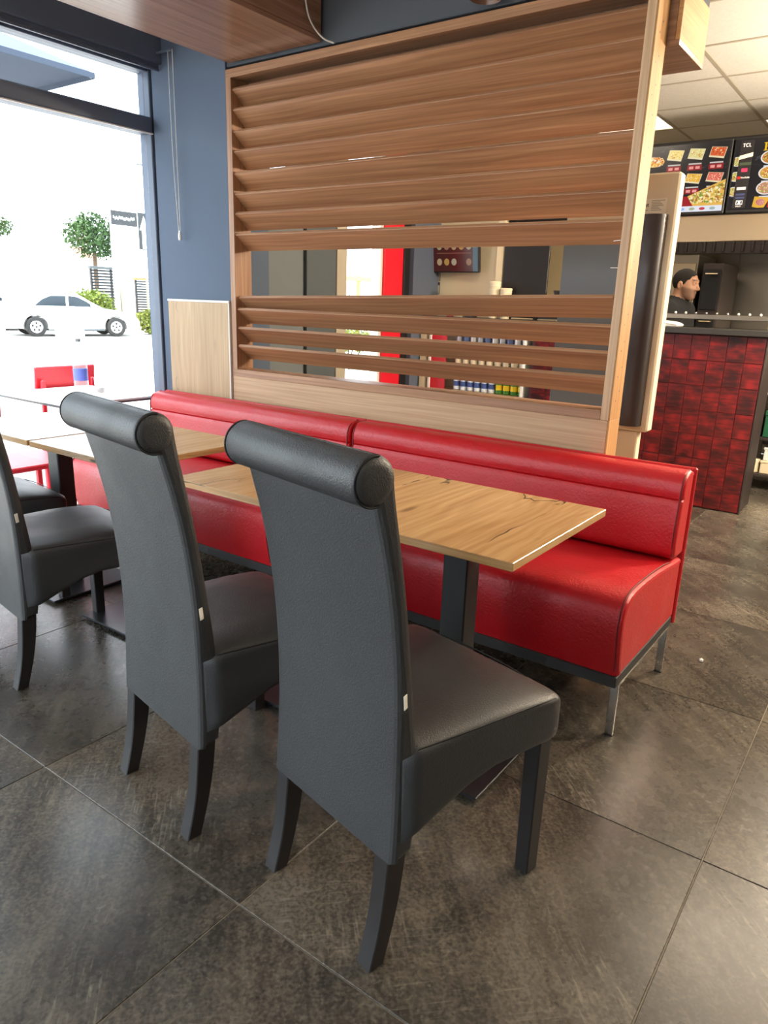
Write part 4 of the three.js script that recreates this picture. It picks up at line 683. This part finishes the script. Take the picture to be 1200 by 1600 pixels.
{ // white sign with a dark band and an arrow
  const t = thing('street_sign', 'white roadside board with a dark band of lettering and a white arrow', 'sign', [-24, GY, -14.4]);
  const st = canvasTex(512, 640, (g, w, h) => { g.fillStyle = '#f6f6f4'; g.fillRect(0, 0, w, h); g.fillStyle = '#2c2e30'; g.fillRect(0, 20, 340, 150); g.fillStyle = '#f4f4f4'; const q = rng(3); for (let k = 0; k < 15; k++) { g.fillRect(28 + k * 19, 88 - q() * 22, 11, 30); } g.fillStyle = '#2c2e30'; g.fillRect(350, 10, 160, 400); g.fillStyle = '#f8f8f8'; g.beginPath(); g.moveTo(430, 40); g.lineTo(495, 200); g.lineTo(462, 200); g.lineTo(462, 400); g.lineTo(398, 400); g.lineTo(398, 200); g.lineTo(365, 200); g.fill(); g.fillStyle = '#9a9c9a'; g.fillRect(390, 470, 100, 14); g.fillRect(390, 560, 100, 14); g.fillRect(390, 470, 12, 100); g.fillRect(478, 470, 12, 100); });
  part(t, 'board', cbox(0.08, 2.2, 1.75, 0.006), M.white, [0, 3.35, 0]); part(t, 'printed_face', new THREE.PlaneGeometry(1.70, 2.12).rotateY(Math.PI / 2), std(0xffffff, 0.6, 0, { map: st }), [0.042, 3.35, 0]);
  for (const q of [-1, 1]) part(t, 'post', cyl(0.05, 2.3, 10), M.steelDull, [0, 1.15, q * 0.6]);
}
{ const t = thing('lamp_post', 'thin pale post beside the window edge across the street', 'post', [-23, GY, -14.75]); part(t, 'mast', cyl(0.05, 6, 10, 0.04), M.white, [0, 3, 0]); part(t, 'arm', cyl(0.025, 0.7, 8).rotateX(Math.PI / 2), M.darkGrey, [0, 5.9, 0.3]); part(t, 'stripe', cbox(0.02, 4.2, 0.02, 0.003), M.darkGrey, [0.055, 3.4, 0.0]); }
{ // long white wall and low house across the street
  const t = thing('low_house', 'low white house with a reddish roof edge across the street', 'house', [-46, GY, -18]); part(t, 'wall', cbox(4, 3.4, 16, 0.02), M.white, [0, 1.7, 0]); part(t, 'roof', prism([[-2.4, 0], [2.4, 0], [0, 0.9]], 16.6, 0, 1, 'z'), std([206, 150, 130], 0.8), [0, 3.4, 0]); for (let k = 0; k < 4; k++) { const w = part(t, 'window', cbox(0.06, 0.9, 1.1, 0.006), M.white, [2.02, 1.9, -5.5 + k * 3.6]); part(w, 'pane', cbox(0.03, 0.74, 0.94, 0.004), M.whiteTrim, [0.03, 0, 0]); }
  const g = thing('garden_wall', 'long pale garden wall behind the white cars', 'wall', [-28, GY, -12]); part(g, 'wall_face', cbox(0.25, 1.5, 12, 0.01), M.white, [0, 0.75, 0]); part(g, 'coping', cbox(0.35, 0.08, 12.1, 0.01), M.whiteTrim, [0, 1.54, 0]);
}
// white cars
function makeCar(label, x, z, turn, tall) {
  const t = thing('parked_car', label, 'car', [x, GY, z], turn);
  const arch = (s, cx) => { s.lineTo(cx + 0.36, 0.24); s.absarc(cx, 0.30, 0.36, -0.17, Math.PI + 0.17, false); };
  const b = new THREE.Shape(); b.moveTo(2.02, 0.30); b.lineTo(1.99, 0.22); arch(b, 1.235); b.lineTo(-0.87, 0.22); arch(b, -1.235); b.lineTo(-1.98, 0.26);
  b.splineThru([[-2.06, 0.42], [-2.06, 0.70], [-1.98, 0.88 + tall], [-1.55, 0.93 + tall], [-0.9, 0.93 + tall], [0.75, 0.90], [1.35, 0.82], [1.85, 0.68], [2.03, 0.50], [2.02, 0.30]].map((p) => new THREE.Vector2(...p)));
  const paint = std([240, 240, 238], 0.25, 0, { clearcoat: 0.6 });
  part(t, 'body', prism(b, 1.66, 0.07, 3, 'z', 14), paint);
  const c = new THREE.Shape(); c.moveTo(-1.62, 0.88 + tall); c.splineThru([[-1.25, 1.16 + tall], [-0.85, 1.33 + tall], [-0.3, 1.37 + tall], [0.12, 1.31 + tall * 0.8], [0.48, 1.12], [0.95, 0.87]].map((p) => new THREE.Vector2(...p)));
  part(t, 'cabin', prism(c, 1.46, 0.09, 3, 'z', 12), paint);
  const glassM = M.carGlass;
  for (const s of [-1, 1]) for (const pts of [[[-1.22, 0.95 + tall], [-0.28, 0.95 + tall], [-0.28, 1.27 + tall], [-0.72, 1.26 + tall], [-0.98, 1.15 + tall]], [[-0.20, 0.95 + tall], [0.62, 0.93 + tall * 0.4], [0.36, 1.10 + tall * 0.6], [0.08, 1.24 + tall * 0.8], [-0.20, 1.27 + tall]]]) part(t, 'side_window', prism(pts, 0.012, 0.003, 1, 'z'), glassM, [0, 0, s * 0.729]);
  const tyre = lathe([[0.19, -0.09], [0.29, -0.09], [0.305, -0.07], [0.305, 0.07], [0.29, 0.09], [0.19, 0.09]], 28).rotateX(Math.PI / 2), rim = [cyl(0.19, 0.06, 24).rotateX(Math.PI / 2)];
  const hub = cyl(0.03, 0.02, 12).rotateX(Math.PI / 2), hole = cyl(0.034, 0.006, 10).rotateX(Math.PI / 2);
  for (const wx of [-1.235, 1.235]) for (const s of [-1, 1]) { const w = part(t, 'wheel', tyre, M.black, [wx, 0.305, s * 0.74]); part(w, 'rim', rim[0], std([214, 214, 214], 0.4, 0.3), [0, 0, s * 0.05]); const hs = [hub.clone().translate(0, 0, s * 0.083)]; for (let k = 0; k < 5; k++) hs.push(hole.clone().translate(Math.cos(k * 1.2566 + 0.3) * 0.115, Math.sin(k * 1.2566 + 0.3) * 0.115, s * 0.082)); part(w, 'rim_holes', join(hs), M.slatDark); }
  for (const s of [-1, 1]) { part(t, 'tail_lamp', cbox(0.10, 0.09, 0.20, 0.01), std([226, 110, 60], 0.3), [-2.02, 0.66, s * 0.66]); part(t, 'head_lamp', cbox(0.12, 0.10, 0.26, 0.01), std([230, 232, 234], 0.2), [1.90, 0.58, s * 0.58]); part(t, 'mirror', cbox(0.10, 0.08, 0.12, 0.02), paint, [0.50, 0.99 + tall * 0.3, s * 0.84]); }
  part(t, 'sill', cbox(1.75, 0.06, 1.60, 0.01), M.darkGrey, [0, 0.215, 0]);
}
makeCar('white saloon car parked side-on across the street, all of it in view', -21.87, -10.34, 1.263, 0);
makeCar('second white car with dark windows behind the saloon, cut by the left edge', -26.0, -9.55, 1.30, 0.14);
// terrace furniture outside the glass
const redChairMesh = (label, x, z, turn) => {
  const t = thing('terrace_chair', label, 'chair', [x, GY, z], turn, 'red terrace chairs');
  part(t, 'seat', cbox(0.42, 0.03, 0.42, 0.01), M.redPlastic, [0, 0.455, 0]);
  part(t, 'backrest', cbox(0.41, 0.17, 0.022, 0.008), M.redPlastic, [0, 0.865, 0.215], [-0.12, 0, 0]);
  for (const s of [-1, 1]) { part(t, 'back_post', cbox(0.028, 0.50, 0.024, 0.005), M.redPlastic, [s * 0.17, 0.62, 0.196], [-0.06, 0, 0]); part(t, 'leg', cbox(0.03, 0.44, 0.03, 0.004), M.redPlastic, [s * 0.19, 0.22, -0.18]); part(t, 'leg', cbox(0.03, 0.44, 0.03, 0.004), M.redPlastic, [s * 0.19, 0.22, 0.19]); }
};
redChairMesh('red terrace chair on the far side of the outdoor table', -3.02, 1.00, -1.57);
redChairMesh('red terrace chair nearer the camera, left of the outdoor table', -2.87, 1.52, -0.03);
{
  const t = thing('terrace_table', 'white-topped outdoor table against the outside of the window', 'table', [-2.84, GY, 1.17]);
  part(t, 'tabletop', cbox(0.70, 0.024, 0.60, 0.002), M.white, [0, 0.808, 0]); part(t, 'edge_band', join([at(cbox(0.702, 0.012, 0.006, 0.001), 0, 0.804, 0.302), at(cbox(0.006, 0.012, 0.602, 0.001), 0.352, 0.804, 0)]), M.darkGrey); part(t, 'column', cbox(0.07, 0.78, 0.07, 0.004), M.column, [0, 0.405, 0]); part(t, 'base_plate', cbox(0.42, 0.014, 0.42, 0.002), M.plate, [0, 0.008, 0]);
  const b = thing('water_bottle', 'clear water bottle with a blue label on the outdoor table', 'bottle', [-2.86, 0.721, 1.12]);
  part(b, 'bottle_body', lathe([[0, 0], [0.038, 0], [0.041, 0.008], [0.041, 0.20], [0.034, 0.235], [0.015, 0.275], [0.014, 0.305], [0, 0.306]], 22), M.clear); part(b, 'label_band', lathe([[0.0416, 0.075], [0.0416, 0.145]], 22), std([70, 84, 160], 0.5)); part(b, 'cap', lathe([[0.0155, 0.302], [0.0155, 0.322], [0, 0.323]], 14), M.darkGrey);
  const g = thing('drinking_glass', 'small glass with dark cola beside the water bottle outside', 'glass', [-2.76, 0.721, 1.06]);
  part(g, 'glass_wall', lathe([[0, 0.001], [0.026, 0.001], [0.034, 0.095], [0.0325, 0.095], [0.025, 0.005], [0, 0.005]], 20), M.clear); part(g, 'drink', lathe([[0, 0.006], [0.0245, 0.006], [0.027, 0.035], [0, 0.035]], 18), std([60, 22, 18], 0.2));
}
{ // dark square parasol
  const t = thing('terrace_parasol', 'dark slate parasol corner seen through the top of the window', 'parasol', [-4.75, GY, 1.70]);
  const h = 2.78, a = 1.25, top = h + 0.62, pos = []; const C = [[a, -a], [a, a], [-a, a], [-a, -a]];
  C.forEach(([x, z], i) => { const [x2, z2] = C[(i + 1) % 4]; pos.push(0, top, 0, x, h, z, x2, h, z2); });
  const cloth = new THREE.MeshPhysicalMaterial({ color: new THREE.Color('rgb(78,88,104)'), roughness: 0.95, side: THREE.DoubleSide });
  const g = new THREE.BufferGeometry(); g.setAttribute('position', new THREE.Float32BufferAttribute(pos, 3)); g.setAttribute('uv', new THREE.Float32BufferAttribute(new Array(pos.length / 3 * 2).fill(0), 2)); g.computeVertexNormals(); part(t, 'canopy', g, cloth);
  C.forEach(([x, z], i) => { const [x2, z2] = C[(i + 1) % 4]; part(t, 'valance', at(cbox(2 * a, 0.035, 0.006, 0.001), (x + x2) / 2, h - 0.015, (z + z2) / 2, 0, x === x2 ? Math.PI / 2 : 0, 0), cloth); part(t, 'rib', tube([[0, top - 0.03, 0], [x / 2, (top + h) / 2 - 0.03, z / 2], [x * 0.99, h - 0.02, z * 0.99]], 0.012, 8, 6), M.whiteTrim); });
  part(t, 'pole', cyl(0.03, top, 14), M.steelDull, [0, top / 2, 0]); part(t, 'foot', cbox(0.6, 0.08, 0.6, 0.01), M.darkGrey, [0, 0.04, 0]);
}
{ // what the door behind the screen looks out on
  const t = thing('wooden_pergola', 'light wooden pergola with crossed braces seen through the glazed door', 'pergola', [-12, GY, -13.2]);
  const wd = std([214, 160, 100], 0.8); for (const z of [-1.0, 0.0, 1.0]) part(t, 'post', cbox(0.10, 2.1, 0.10, 0.006), wd, [0, 1.05, z]); for (const y of [2.0, 1.25, 1.05]) part(t, 'beam', cbox(0.12, 0.12, 2.4, 0.006), wd, [0.02, y, 0]); for (const s of [-1, 1]) part(t, 'brace', cbox(0.04, 0.95, 0.06, 0.004), M.white, [0.06, 1.55, 0.5], [s * 0.7, 0, 0]);
  const w = thing('white_store', 'white flat building behind the pergola beyond the glazed door', 'building', [-20, GY, -20]); part(w, 'wall', cbox(1, 3.4, 9, 0.02), M.white, [0, 1.7, 0]); part(w, 'roof_edge', cbox(1.2, 0.15, 9.2, 0.02), M.whiteTrim, [0, 3.47, 0]);
  plant('roadside_tree', 'bright green tree seen through the glazed door', 'tree', -26, -25.5, 2.6, 1.8, 2.6, 4.8, 2600, 0.22, M.leaf, 81, 0.2);
  plant('garden_bush', 'low yellow-green hedge seen through the glazed door', 'bush', -8.6, -8.6, 0.5, 0.28, 1.1, 0.62, 1500, 0.06, M.leafGrass, 83);
}
// blank white stickers on the glass
for (const [z, y, w, h, l] of [[1.47, 1.15, 0.165, 0.155, 'blank white square sticker on the window glass before the parked car'], [1.87, 1.12, 0.14, 0.12, 'blank white sticker on the window glass at the left edge'], [1.60, 0.375, 0.085, 0.14, 'blank pale sticker low on the window glass under the table']]) solo('window_sticker', l, 'sticker', cbox(0.001, h, w, 0.0003), M.sticker, [-2.3525, y, z], 0, 'stickers on the window glass');
// crumbs of paper on the floor
{ const r = rng(44); [[1057, 0.74, 0.80, 'small white paper scrap on the floor beyond the bench end'], [933, 0.62, 1.47, 'tiny white crumb on the floor under the bench end']].forEach(([, x, z, l], i) => solo('paper_scrap', l, 'scrap', at(new THREE.IcosahedronGeometry(i ? 0.004 : 0.009, 0), 0, 0.003, 0, r(), r(), 0), M.white, [x, 0.001, z])); }

renderer.render(scene, camera);
